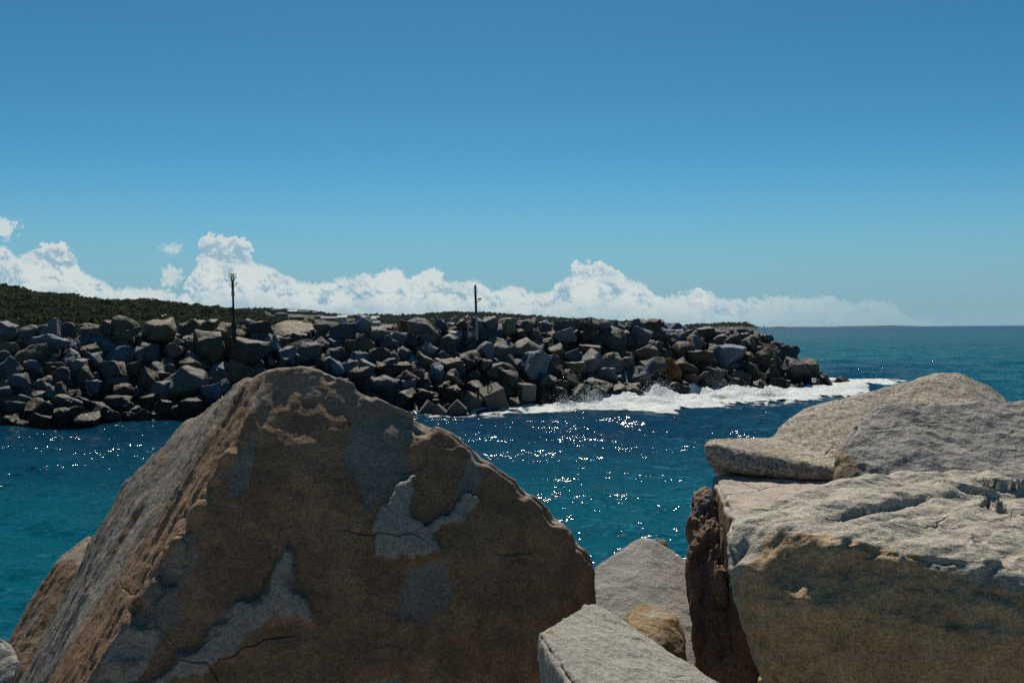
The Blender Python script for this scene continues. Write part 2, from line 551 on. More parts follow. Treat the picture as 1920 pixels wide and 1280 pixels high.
MAT['core'] = core_mat()
MAT['gravel'] = plain_mat('gravel', (0.26, 0.235, 0.20), 0.9, 0.2, 0, 0.35, 2.0)


def water_mat():
    m, t = new_mat('sea_water')
    geo = t.n('ShaderNodeNewGeometry')
    pos = geo.outputs['Position']
    at_ = t.n('ShaderNodeVertexColor', layer_name='water')
    sp = t.n('ShaderNodeSeparateColor'); t.put(sp.inputs[0], at_.outputs[0])
    teal = t.mix(t.noise(pos, 0.02, 4, 0.6), (0.0, 0.054, 0.082), (0.0, 0.066, 0.090))
    deep = (0.001, 0.024, 0.054)
    navy = (0.003, 0.033, 0.098)
    f = t.m('ADD', sp.outputs[0], t.m('MULTIPLY', t.m('SUBTRACT', t.noise(pos, 0.035, 5, 0.6), 0.5), 0.6), clamp=True)
    col = t.mix(f, deep, teal)
    col = t.mix(sp.outputs[1], col, navy)
    # ripples: slopes straight from noise fields, so that they hold at any distance
    slope = None
    for sc, amp, det in ((0.22, 0.16, 2), (0.9, 0.55, 2), (3.2, 0.9, 2), (11.0, 0.55, 1)):
        v = t.vm('MULTIPLY', pos, (0.75, 1.15, 1.0))
        nz = t.vm('SCALE', t.vm('SUBTRACT', t.noise(v, sc, det, 0.55, color=True), (0.5, 0.5, 0.5)), amp)
        slope = nz if slope is None else t.vm('ADD', slope, nz)
    gust = t.m('MULTIPLY', t.sstep(t.noise(pos, 0.05, 4, 0.6), 0.3, 0.75, 0.7, 1.2), t.sstep(t.noise(t.vm('MULTIPLY', pos, (0.6, 1.3, 1.0)), 0.28, 3, 0.6), 0.35, 0.68, 0.5, 1.25))
    gust = t.m('MULTIPLY', gust, t.m('SUBTRACT', 1.0, t.m('MULTIPLY', sp.outputs[2], 0.3)))
    slope = t.vm('MULTIPLY', t.vm('SCALE', slope, gust), (1.6, 1.6, 0.0))
    nrm = t.vm('NORMALIZE', t.vm('ADD', geo.outputs['Normal'], slope))
    # reflection of a wind-ruffled sea: Fresnel on the ripples, which never reaches a mirror at grazing angles
    cosn = t.m('ABSOLUTE', t.vm('DOT_PRODUCT', nrm, geo.outputs['Incoming'], 1))
    fr = t.m('MULTIPLY_ADD', t.m('POWER', t.m('SUBTRACT', 1.0, cosn, clamp=True), 4.2), 0.32, 0.02)
    di = t.n('ShaderNodeBsdfDiffuse'); t.put(di.inputs['Color'], col); t.put(di.inputs['Normal'], nrm)
    gl = t.n('ShaderNodeBsdfGlossy'); gl.inputs['Color'].default_value = (1, 1, 1, 1); gl.inputs['Roughness'].default_value = 0.07
    t.put(gl.inputs['Normal'], nrm)
    mx = t.n('ShaderNodeMixShader'); t.put(mx.inputs[0], fr)
    t.t.links.new(di.outputs[0], mx.inputs[1]); t.t.links.new(gl.outputs[0], mx.inputs[2])
    o = t.n('ShaderNodeOutputMaterial'); t.t.links.new(mx.outputs[0], o.inputs[0])
    return m


MAT['water'] = water_mat()


def foam_mat():
    m, t = new_mat('foam')
    pos = t.n('ShaderNodeNewGeometry').outputs['Position']
    at_ = t.n('ShaderNodeVertexColor', layer_name='foam')
    sp = t.n('ShaderNodeSeparateColor'); t.put(sp.inputs[0], at_.outputs[0])
    v = t.vm('MULTIPLY', pos, (1.0, 0.6, 1.0))
    v = t.vm('ADD', v, t.vm('SCALE', t.noise(v, 0.6, 4, 0.6, color=True), 1.6))
    n1 = t.noise(v, 0.9, 7, 0.68)
    cell = t.n('ShaderNodeTexVoronoi', feature='DISTANCE_TO_EDGE'); t.put(cell.inputs['Vector'], v); cell.inputs['Scale'].default_value = 0.8
    lace = t.sstep(cell.outputs[0], 0.02, 0.30, 1.0, 0.0)
    a = t.m('ADD', t.m('MULTIPLY', sp.outputs[0], 1.15), t.m('ADD', t.m('MULTIPLY', t.m('SUBTRACT', n1, 0.5), 2.2), t.m('MULTIPLY', t.m('SUBTRACT', lace, 0.5), 0.5)))
    a = t.sstep(a, 0.42, 0.98)
    col = t.mix(t.sstep(n1, 0.35, 0.65), (0.54, 0.61, 0.62), (0.70, 0.72, 0.72))
    b = t.n('ShaderNodeBsdfPrincipled')
    t.put(b.inputs['Base Color'], col); b.inputs['Roughness'].default_value = 0.7
    b.inputs['Specular IOR Level'].default_value = 0.2
    t.put(b.inputs['Normal'], bump(t, t.noise(v, 2.5, 6, 0.7), 0.5, 0.8))
    tr = t.n('ShaderNodeBsdfTransparent')
    mx = t.n('ShaderNodeMixShader')
    t.put(mx.inputs[0], a); t.t.links.new(tr.outputs[0], mx.inputs[1]); t.t.links.new(b.outputs[0], mx.inputs[2])
    o = t.n('ShaderNodeOutputMaterial'); t.t.links.new(mx.outputs[0], o.inputs[0])
    return m


MAT['foam'] = foam_mat()
MAT['spray'] = plain_mat('spray', (0.62, 0.64, 0.65), 0.5, 0.4, 0, 0.05)

# ------------------------------------------------------------------ far breakwater: its shape as a height field
CL = np.array([(-110.0, 50.0), (-75.0, 62.5), (-40.4, 76.7), (-6.0, 91.3), (25.0, 112.0)])
CREST, HALF, RUN = 6.1, 2.6, 8.9


def cl_dist(x, y):
    x = np.asarray(x, float); y = np.asarray(y, float)
    best = np.full(x.shape, 1e9)
    for (ax, ay), (bx, by) in zip(CL[:-1], CL[1:]):
        dx, dy = bx - ax, by - ay
        tt = np.clip(((x - ax) * dx + (y - ay) * dy) / (dx * dx + dy * dy), 0, 1)
        best = np.minimum(best, np.hypot(x - ax - tt * dx, y - ay - tt * dy))
    return best


def bw_z(x, y):
    return CREST - np.maximum(0, cl_dist(x, y) - HALF) * (CREST / RUN)


def waves(x, y, res):
    """heave of the sea at x, y; wavelengths shorter than the local mesh can hold are left to the material"""
    r = np.random.default_rng(3)
    z = np.zeros_like(x)
    for i in range(34):
        lam = 1.1 * (1.095 ** i)
        ang = r.normal(-0.25, 0.55) + math.pi / 2
        k = 2 * math.pi / lam
        ph = r.uniform(0, 6.28)
        amp = 0.0098 * lam ** 0.75 * r.uniform(0.5, 1.2)
        wgt = ss(lam / (res * 3.2), 0.8, 1.6)
        a = k * (x * math.cos(ang) + y * math.sin(ang)) + ph
        z = z + wgt * amp * (np.sin(a) + 0.25 * np.sin(2 * a + 1.3))
    return z


def build_sea():
    n_a = 421
    r = [9.0]
    while r[-1] < 9200:
        r.append(r[-1] * 1.0115 + 0.02)
    r = np.array(r); a = np.radians(np.linspace(-47, 47, n_a))
    R, A = np.meshgrid(r, a, indexing='ij')
    X, Y = R * np.sin(A), R * np.cos(A)
    jit = (rng.random(X.shape) - 0.5) * R * 0.004
    X = X + jit
    Z = waves(X, Y, R * 0.0105) * np.clip(1.0 - R / 4000, 0, 1)
    co = np.stack([X, Y, Z], -1).reshape(-1, 3)
    i = np.arange(len(r) - 1)[:, None] * n_a + np.arange(n_a - 1)[None]
    faces = np.stack([i, i + 1, i + n_a + 1, i + n_a], -1).reshape(-1, 4)[:, ::-1]
    o = mesh_np('sea', co, faces, MAT['water'], None, True)
    d = cl_dist(X, Y) - HALF - RUN
    # shoal (teal) near the shore side, deep blue in the channel's far half, teal again over the sand outside, navy far out
    chan = ss(Y, 27, 64) * (1 - ss(Y, 150, 210)) * (1 - ss(X - 0.45 * (Y - 100), 25, 60))
    shoal = np.clip(1 - 0.95 * chan, 0, 1)
    far = ss(R, 420, 1500) * 0.9 + 0.06 * fbm(co / 160.0, 3).reshape(X.shape)
    set_color(o.data, 'water', np.stack([shoal, np.clip(far, 0, 1), ss(R, 110, 900)], -1).reshape(-1, 3))
    tag(o, kind='structure')


build_sea()

# ------------------------------------------------------------------ hills, woods, town, headland
def ridge(pts):
    xs, ys = zip(*pts)
    return lambda p: np.interp(p, xs, ys)


class Hill:
    def __init__(self, name, x0, x1, prof, Yf, Yr, nx=140, nt=26, back=0.5):
        self.prof, self.Yf, self.Yr, self.x0, self.x1 = prof, Yf, Yr, x0, x1
        P, T = np.meshgrid(np.linspace(x0, x1, nx), np.concatenate([np.linspace(0, 1, nt), 1 + np.linspace(0.15, 1, 6) * back]), indexing='ij')
        co = self.pt(P.ravel(), T.ravel())
        m = T.shape[1]
        i = np.arange(nx - 1)[:, None] * m + np.arange(m - 1)[None]
        self.o = mesh_np(name, co, np.stack([i, i + m, i + m + 1, i + 1], -1).reshape(-1, 4), MAT['hill'], None, True)
        tag(self.o, kind='structure')

    def pt(self, p, t):
        Y = self.Yf + (self.Yr - self.Yf) * t
        yr = self.prof(p)
        zr = EYE + (616 - 0.0077 * (p - 960) - yr) / F * self.Yr
        up = np.where(t <= 1, np.sin(np.clip(t, 0, 1) * math.pi / 2), np.cos(np.clip(t - 1, 0, 1) * math.pi / 2))
        z = -0.8 + (zr + 0.8) * up
        X = (p - 960) / F * (self.Yr * 0.7 + 0.3 * Y)
        z = z + 0.03 * zr * np.sin(X * 0.031 + Y * 0.017) * np.sin(np.clip(t, 0, 1) * math.pi)
        return np.stack([X, Y, z], -1)

    def seat(self, px, py):
        """point of the hill that shows at a photograph pixel"""
        best = None
        for t in np.linspace(0.02, 1, 300):
            Y = self.Yf + (self.Yr - self.Yf) * t
            # photograph column -> the hill's own column at that distance
            p = 960 + (px - 960) * Y / (self.Yr * 0.7 + 0.3 * Y)
            q = self.pt(np.array([p]), np.array([t]))[0]
            e = abs((616 - 0.0077 * (px - 960)) - (q[2] - EYE) / q[1] * F - py)
            if best is None or e < best[0]:
                best = (e, q)
        return best[1]


hill_a = Hill('hill', -560, 560, ridge([(-560, 505), (-200, 515), (-60, 535), (0, 546), (35, 550), (65, 560), (100, 564), (140, 564), (190, 574), (250, 576), (290, 573), (340, 579), (385, 585), (430, 590), (480, 600), (560, 614)]), 470, 760)
hill_b = Hill('hill', 330, 860, ridge([(330, 600), (400, 592), (440, 589), (490, 582), (540, 584), (590, 588), (650, 595), (720, 601), (800, 607), (860, 614)]), 800, 1250)
hill_c = Hill('hill', 640, 1260, ridge([(640, 600), (700, 595), (760, 595), (790, 596), (810, 593), (860, 591), (900, 591), (950, 594), (1000, 598), (1060, 602), (1130, 606), (1200, 610), (1260, 616)]), 1250, 1900)


def crown_template(seed, leaves=52):
    r = np.random.default_rng(seed)
    V = []; Fc = []
    lob = [(r.normal(0, 0.36), r.normal(0, 0.36), r.normal(0.05, 0.24), r.uniform(0.45, 0.7)) for _ in range(5)]
    for k in range(leaves):
        lx, ly, lz, lr = lob[r.integers(5)]
        d = r.normal(size=3); d /= np.linalg.norm(d); d[2] = abs(d[2]) * 1.0 if r.random() < 0.8 else d[2]
        c = np.array([lx, ly, lz]) + d * lr * r.uniform(0.75, 1.0)
        u = np.cross(d, r.normal(size=3)); u /= np.linalg.norm(u); w = np.cross(d, u)
        s = r.uniform(0.16, 0.32)
        tilt = d * r.uniform(-0.12, 0.12)
        b = len(V)
        V += [c + u * s + tilt, c - u * s * 0.6 + w * s * 0.8 - tilt, c - u * s * 0.5 - w * s * 0.8]
        Fc.append((b, b + 1, b + 2))
    ico_v = np.array([(0, 0, .6), (.5, 0, .15), (0, .5, .15), (-.5, 0, .15), (0, -.5, .15), (0, 0, -.5)])
    b = len(V)
    V += list(ico_v)
    for i in range(4):
        j = (i + 1) % 4
        Fc += [(b, b + 1 + i, b + 1 + j), (b + 5, b + 1 + j, b + 1 + i)]
    return np.array(V), np.array(Fc)


TEMPL = [crown_template(s) for s in range(8)]


def wood(name, pts, radii, mat, label):
    V = []; Fc = []; off = 0
    for p, r_ in zip(pts, radii):
        tv, tf = TEMPL[rng.integers(len(TEMPL))]
        a = rng.uniform(0, 6.28); c, s = math.cos(a), math.sin(a)
        v = tv @ np.array([[c, s, 0], [-s, c, 0], [0, 0, rng.uniform(0.75, 1.1)]]) * r_
        V.append(v + p); Fc.append(tf + off); off += len(tv)
    o = mesh_np(name, np.concatenate(V), np.concatenate(Fc), mat)
    tag(o, label, 'wood', kind='stuff')
    return o


def wood_on(h, n, rlo, rhi, x0, x1, tmin=0.25, gaps=0.0):
    pts = []; rad = []
    while len(pts) < n:
        p = rng.uniform(x0, x1); t = tmin + (1.04 - tmin) * rng.random() ** 0.8
        q = h.pt(np.array([p]), np.array([t]))[0]
        if gaps and pn(np.array([[q[0] / 60, q[1] / 60, 0]]), 5)[0] > gaps:
            continue
        if any(abs(q[0] - hx * q[1] / hy) < w_ * 0.62 and hy - 110 < q[1] < hy + 9 for hx, hy, w_ in HOUSE_AT):
            continue
        r_ = rng.uniform(rlo, rhi) * (1.25 if rng.random() < 0.08 else 1)
        pts.append(q + np.array([0, 0, r_ * 0.55])); rad.append(r_)
    return pts, rad


HOUSE_AT = []
ROOFS = {'white': (0.55, 0.56, 0.56), 'pale': (0.25, 0.265, 0.27), 'grey': (0.13, 0.145, 0.15), 'dark': (0.06, 0.065, 0.07), 'tan': (0.26, 0.21, 0.16)}
for k, c in list(ROOFS.items()):
    MAT['roof_' + k] = plain_mat('roof_' + k, c, 0.8, 0.1, 0, 0.2, 0.6)
WALLS = {'cream': (0.30, 0.28, 0.24), 'grey': (0.16, 0.17, 0.17), 'brown': (0.12, 0.09, 0.07), 'white': (0.5, 0.5, 0.48)}
for k, c in list(WALLS.items()):
    MAT['wall_' + k] = plain_mat('wall_' + k, c, 0.8, 0.2, 0, 0.1, 0.4)


def box_bm(bm, c, s, rz=0.0):
    m = Matrix.Translation(c) @ Matrix.Rotation(rz, 4, 'Z') @ Matrix.Diagonal((s[0], s[1], s[2], 1))
    return bmesh.ops.create_cube(bm, size=1.0, matrix=m)


def bm_obj(name, bm, mat, parent=None, smooth=False):
    me = bpy.data.meshes.new(name)
    bm.to_mesh(me); bm.free()
    if smooth:
        for p in me.polygons:
            p.use_smooth = True
    return link(name, me, mat, parent)


def house(h, px, py, wpx, roof, wall, label, storeys=1, hip=False):
    p = h.seat(px, py + 5)
    w = wpx / F * p[1]; dep = rng.uniform(8, 11); ht = 3.0 * storeys
    HOUSE_AT.append((p[0], p[1], w))
    root = empty('house', (p[0], p[1], p[2] - 0.4))
    root.rotation_euler.z = rng.uniform(-0.25, 0.25)
    tag(root, label, 'house', 'houses of the hillside town')
    bm = bmesh.new(); box_bm(bm, (0, 0, ht / 2), (w, dep, ht)); bm_obj('wall', bm, MAT['wall_' + wall], root)
    rh = rng.uniform(1.3, 2.2); ov = 0.6
    x, y = w / 2 + ov, dep / 2 + ov; k = x * (0.45 if hip else 1.0)
    bm = bmesh.new()
    vs = [bm.verts.new(v) for v in ((-x, -y, ht), (x, -y, ht), (x, y, ht), (-x, y, ht), (-k, 0, ht + rh), (k, 0, ht + rh), (-x, -y, ht - .2), (x, -y, ht - .2), (x, y, ht - .2), (-x, y, ht - .2))]
    for f in ((0, 1, 5, 4), (2, 3, 4, 5), (0, 4, 3), (1, 2, 5), (6, 7, 1, 0), (7, 8, 2, 1), (8, 9, 3, 2), (9, 6, 0, 3), (9, 8, 7, 6)):
        bm.faces.new([vs[i] for i in f])
    bm_obj('roof', bm, MAT['roof_' + roof], root)
    n = max(2, int(w / 3.2))
    for s in range(storeys):
        for i in range(n):
            bm = bmesh.new(); box_bm(bm, ((i + 0.5) / n * w - w / 2, -dep / 2 - 0.03, s * 3 + 1.6), (w / n * 0.55, 0.1, 1.4))
            bm_obj('window', bm, MAT['glass'], root)
    return root


HOUSES = [
    (hill_b, 549, 583, 17, 'white', 'grey', 'house with bright white roof, highest on the middle hill', 1, False),
    (hill_b, 571, 584, 23, 'dark', 'grey', 'dark long-roofed house beside the topmost white roof', 1, False),
    (hill_b, 587, 585, 11, 'grey', 'cream', 'small grey-roofed house right of the dark roofs on the hilltop', 1, True),
    (hill_b, 517, 585, 14, 'grey', 'grey', 'grey house left of the topmost white roof', 2, True),
    (hill_b, 480, 596, 18, 'pale', 'grey', 'pale-roofed house just right of the lattice-topped post', 1, False),
    (hill_b, 462, 599, 20, 'pale', 'cream', 'flat pale-roofed house next to the lattice-topped post', 1, True),
    (hill_b, 556, 594, 24, 'grey', 'brown', 'wide brown-walled house on the middle of the town slope', 1, True),
    (hill_b, 528, 594, 20, 'dark', 'grey', 'dark house in the middle row of the town, left part', 2, True),
    (hill_b, 600, 593, 18, 'dark', 'grey', 'dark-roofed house upslope of the wide white roof', 1, True),
    (hill_b, 618, 596, 30, 'pale', 'grey', 'widest pale roof in the middle of the town', 1, False),
    (hill_b, 641, 595, 16, 'white', 'cream', 'white-roofed house right of the widest pale roof', 1, False),
    (hill_b, 652, 591, 20, 'pale', 'grey', 'pale low house on the right shoulder of the town hill', 1, False),
    (hill_b, 642, 600, 16, 'white', 'white', 'two-storey white house low in the town', 2, False),
    (hill_b, 552, 606, 26, 'white', 'cream', 'white-roofed house showing behind the big tan boulder', 1, False),
    (hill_b, 506, 606, 20, 'pale', 'grey', 'pale roof just above the boulders, left of the big tan boulder', 1, True),
    (hill_b, 462, 606, 16, 'white', 'grey', 'white roof glinting at the foot of the lattice-topped post', 1, False),
    (hill_b, 687, 593, 9, 'white', 'cream', 'tiny house with white roof on the tree line', 1, False),
    (hill_b, 704, 593, 14, 'white', 'cream', 'white-roofed house on the tree line, rightmost of the upper row', 1, False),
    (hill_b, 699, 598, 12, 'pale', 'grey', 'small pale house below the rightmost upper roofs', 1, True),
    (hill_b, 702, 605, 20, 'pale', 'cream', 'pale house right behind the split upright boulder', 1, False),
    (hill_c, 734, 600, 28, 'pale', 'grey', 'broad house with pale roof and dark verandah left of the orange boulder', 1, True),
    (hill_c, 760, 602, 20, 'white', 'cream', 'white-roofed house behind the orange boulder', 1, False),
    (hill_c, 791, 600, 9, 'white', 'cream', 'tiny white house right of the orange boulder', 1, False),
    (hill_c, 845, 606, 14, 'pale', 'grey', 'pale roof just left of the lifebuoy', 1, False),
    (hill_a, 312, 598, 9, 'white', 'cream', 'lone white-roofed house among the trees of the left hill', 1, False),
    (hill_a, 401, 607, 14, 'pale', 'cream', 'pale roof low in the trees left of the lattice-topped post', 1, False),
]
for a_ in HOUSES:
    house(*a_)

p_, r_ = wood_on(hill_a, 3300, 2.4, 4.4, -230, 540, 0.04)
wood('wooded_slope', p_, r_, MAT['leaf'], 'dense gum woodland covering the near hill at far left')
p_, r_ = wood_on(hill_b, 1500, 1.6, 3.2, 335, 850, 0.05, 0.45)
wood('wooded_slope', p_, r_, MAT['leaf_hazed'], 'haze-tinted trees among the houses on the middle hill')
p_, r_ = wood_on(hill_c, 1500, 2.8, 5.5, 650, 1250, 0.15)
wood('wooded_slope', p_, r_, MAT['leaf_hazed'], 'haze-tinted tree cover on the farthest long hill behind the dark post')

# headland and the far coast
head = Hill('headland', 1268, 1414, ridge([(1268, 616), (1290, 612), (1320, 611), (1345, 609.5), (1372, 608.5), (1395, 609), (1403, 613), (1414, 619)]), 2650, 2850, 60, 10)
far_coast = Hill('far_coast', 1380, 1560, ridge([(1380, 613.5), (1400, 612.5), (1450, 613), (1500, 612.4), (1540, 612.4), (1560, 613)]), 6200, 6600, 30, 5)
far_coast2 = Hill('far_coast', 1560, 1720, ridge([(1560, 611.6), (1640, 610.6), (1670, 609.6), (1690, 610.2), (1720, 611.6)]), 8300, 8600, 30, 5)
islet = Hill('headland', 1440, 1482, ridge([(1440, 614.5), (1455, 612.2), (1470, 612), (1476, 613), (1482, 616)]), 4300, 4400, 20, 5)
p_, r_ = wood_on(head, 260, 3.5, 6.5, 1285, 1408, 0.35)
wood('wooded_slope', p_, r_, MAT['leaf_hazed'], 'trees massed on the low headland by the sea horizon')


def norfolk_pine(h, px, py_top, hpx, label, dz=0):
    Y = h.Yr * 0.98
    top = at(px, py_top, Y)
    H = hpx / F * Y
    root = empty('pine_tree', (top[0], top[1], top[2] - H))
    tag(root, label, 'tree', 'tall pines on the coast')
    bm = bmesh.new()
    bmesh.ops.create_cone(bm, cap_ends=True, segments=7, radius1=H * 0.03, radius2=H * 0.006, depth=H, matrix=Matrix.Translation((0, 0, H / 2)))
    bm_obj('trunk', bm, MAT['trunk'], root)
    bm = bmesh.new()
    for i in range(13):
        z = H * (0.16 + 0.84 * i / 13); L = H * 0.24 * (1 - i / 14) + H * 0.015
        for k in range(7):
            a = k / 7 * 6.283 + i * 0.7 + random.uniform(-.2, .2); l = L * random.uniform(0.75, 1.1)
            d = Vector((math.cos(a), math.sin(a), 0)); s = Vector((-math.sin(a), math.cos(a), 0)) * l * 0.24
            v = [bm.verts.new(q) for q in (Vector((0, 0, z)), d * l * .6 + s + Vector((0, 0, z + l * .05)), d * l + Vector((0, 0, z + l * .22)), d * l * .6 - s + Vector((0, 0, z + l * .05)), d * l * .5 + Vector((0, 0, z + l * .3)))]
            for f in ((0, 1, 4), (1, 2, 4), (2, 3, 4), (3, 0, 4), (0, 3, 2, 1)):
                bm.faces.new([v[j] for j in f])
    bm_obj('crown', bm, MAT['pine'], root)


for args in ((head, 1357, 600, 13, 'tallest pine on the headland crest'), (head, 1294, 604.5, 9, 'pointed pine at the left end of the headland'),
             (head, 1285, 607, 6, 'small pine left of the pointed pine on the headland'), (head, 1301, 607, 6, 'small pine right of the pointed pine on the headland'),
             (hill_c, 985, 595, 13, 'dark pine above the boulders, right of the dark post'), (hill_c, 971, 598, 10, 'smaller pine left of the dark pine above the boulders'),
             (hill_c, 1010, 597, 11, 'dark pine farther right above the boulders')):
    norfolk_pine(*args)

# ------------------------------------------------------------------ far breakwater, stone by stone
COLS = {'g': (0.225, 0.25, 0.28), 't': (0.25, 0.205, 0.145), 'w': (0.46, 0.46, 0.45), 'o': (0.36, 0.20, 0.07), 'd': (0.105, 0.10, 0.095), 'b': (0.20, 0.245, 0.305), 'r': (0.205, 0.20, 0.185)}
R1 = """60,410,130,140,g 205,410,150,110,g 355,395,140,130,g 490,412,130,115,g 665,400,190,105,r 815,385,115,100,d 945,385,155,135,t 1190,400,245,170,t 1445,410,265,160,t 1545,360,110,55,t 1690,440,205,140,t 1870,395,185,120,d
120,500,140,75,t 220,485,70,60,g 380,490,300,120,b 660,470,155,100,g 765,450,90,60,g 775,520,170,120,g 900,500,145,110,t 60,550,145,100,t 230,610,195,150,t 370,560,90,55,g 545,520,95,90,g 1030,440,60,45,w 1135,570,145,165,b 1025,580,85,110,g 885,600,165,140,b 690,560,185,120,t 525,610,150,120,g 370,620,145,110,g 720,640,115,130,b 1290,550,155,115,w 1330,495,95,70,w 1430,600,135,75,g 1560,560,195,225,t 1430,520,125,95,d
60,700,175,155,b 245,695,145,115,b 390,690,150,85,d 570,680,140,100,g 620,740,155,130,d 470,760,155,140,d 860,700,180,115,d 990,690,80,90,d 1180,700,140,110,g 1430,665,285,130,t 1100,780,155,190,d 1230,750,100,95,d 1370,840,285,255,r 1610,750,200,120,g 1760,700,225,140,t 1650,690,95,80,g 1570,890,140,150,b 1680,830,110,120,g
150,770,140,85,g 40,800,120,75,t 170,830,170,120,g 320,800,140,95,r 30,870,120,90,g 260,890,120,65,g 370,870,120,90,g 440,830,100,85,d 700,820,120,95,g 815,790,130,140,d 1200,850,115,100,g 1180,900,80,75,g 440,930,70,90,t 500,950,120,120,g 620,950,120,100,g 540,890,95,75,d 250,940,155,75,g 270,990,195,120,t 100,1000,195,130,g 360,980,115,95,d 750,1010,195,120,d 520,1040,195,135,d 645,1065,185,95,t 830,1050,175,100,g 950,1000,135,75,g 970,1045,110,75,d 1065,1050,125,110,t 870,950,160,95,d 1100,940,130,130,d 1210,1000,140,130,d 1330,1010,160,140,d 1480,1020,95,55,g 1430,970,160,110,d 300,1080,180,125,d 160,1105,90,55,r 70,1080,140,95,d 440,1080,150,95,d 1150,1050,110,85,d 1000,860,90,85,g 930,870,140,130,d 1560,1030,140,110,d 1650,980,140,120,d"""
R2 = """300,390,265,120,d 600,410,290,155,t 330,480,200,120,b 440,520,125,165,g 230,570,305,180,d 540,590,165,105,b 430,620,100,75,g 795,420,125,95,b 815,370,105,70,r 970,430,195,160,b 1110,350,125,120,g 1110,420,115,75,d 800,500,130,85,b 720,550,195,125,r 915,510,105,90,g 1015,530,100,85,d 1130,525,135,110,t 905,590,195,100,d 1215,440,150,100,r 1270,400,140,90,g 1310,505,155,115,b 1390,470,120,105,g 1465,410,160,155,o 1570,370,185,95,r 1710,380,105,130,g 1655,440,120,110,g 1620,470,150,120,g 1815,440,125,70,w 1755,520,150,150,g 1600,550,140,105,g 1235,600,150,115,d 1085,610,155,100,b 660,610,100,80,g 535,640,90,65,g 845,645,95,85,g 925,670,130,120,b 1030,670,130,95,g 1140,680,120,105,g 1110,740,190,120,d 1285,690,180,130,d 1350,610,90,95,g 1420,570,110,90,b 1500,620,125,85,w 1585,655,145,160,t 1715,600,120,100,g 1760,690,195,140,d 1850,650,75,85,g 1665,715,95,110,g 1410,700,120,105,d 1440,760,195,105,d 1580,780,120,115,d 1795,750,155,120,r 1280,800,160,100,g 1390,800,125,95,g 1470,820,80,90,g 1350,870,140,95,d 1440,900,140,115,g 1570,890,155,95,d 1640,890,85,60,w 1720,830,110,90,d 1800,860,140,90,t 1180,800,130,110,d 700,420,70,80,d"""
R3 = """370,380,115,140,b 270,365,80,85,d 285,385,70,60,r 460,360,115,100,g 580,370,135,100,t 480,440,205,130,b 310,430,110,65,w 310,490,125,155,d 720,365,140,80,r 655,350,55,90,w 800,370,75,95,d 680,430,130,110,d 795,430,115,120,d 880,400,85,120,b 1040,440,205,125,g 1030,370,140,75,g 1180,350,200,75,w 1170,380,120,75,g 1215,450,195,150,d 1325,365,95,90,g 1270,400,90,80,r 1390,480,175,190,r 1440,380,120,120,g 1550,370,105,95,g 1620,380,120,105,g 1590,450,175,140,g 1710,430,125,130,t 1720,350,125,60,d 1840,395,185,95,g 1860,450,165,115,g 570,540,185,160,r 740,560,235,160,r 430,570,120,130,g 330,630,155,160,d 490,640,110,95,g 560,710,180,105,r 980,580,120,140,t 1100,600,160,140,b 1220,570,160,115,d 800,680,195,205,b 950,680,140,145,d 1110,690,125,90,t 1240,660,195,180,g 1400,660,145,140,r 1520,650,110,95,g 1350,740,160,125,g 1560,760,175,155,b 1690,690,155,140,g 1650,580,175,120,t 1540,590,45,55,w 900,790,120,105,g 1060,790,150,160,r 980,830,120,95,r 1000,890,130,130,t 1270,830,245,130,r 1440,870,150,130,r 1560,860,115,110,r 1270,890,85,80,g 600,800,165,205,d 1150,880,130,120,d 880,890,150,100,t"""
R4 = """110,350,105,55,r 310,400,100,85,g 410,500,135,190,r 320,560,150,120,d 490,420,155,95,d 570,480,155,115,r 690,460,135,155,d 830,500,145,120,r 855,460,75,60,r 590,560,165,105,r 660,630,215,175,b 710,570,110,95,r 820,610,95,100,t 840,700,150,140,d 950,610,225,160,t 1100,580,195,125,g 1160,700,225,190,g 1270,690,165,175,r 1390,790,125,115,r 730,770,155,125,r 880,810,115,85,r 820,850,105,70,d 340,690,210,150,d 230,710,145,170,o 100,690,165,150,g 200,590,110,80,d 460,640,160,135,d 570,730,170,150,d 290,840,175,85,d 1000,730,160,170,d 470,760,140,105,d 370,770,160,95,d 1040,800,120,85,d"""


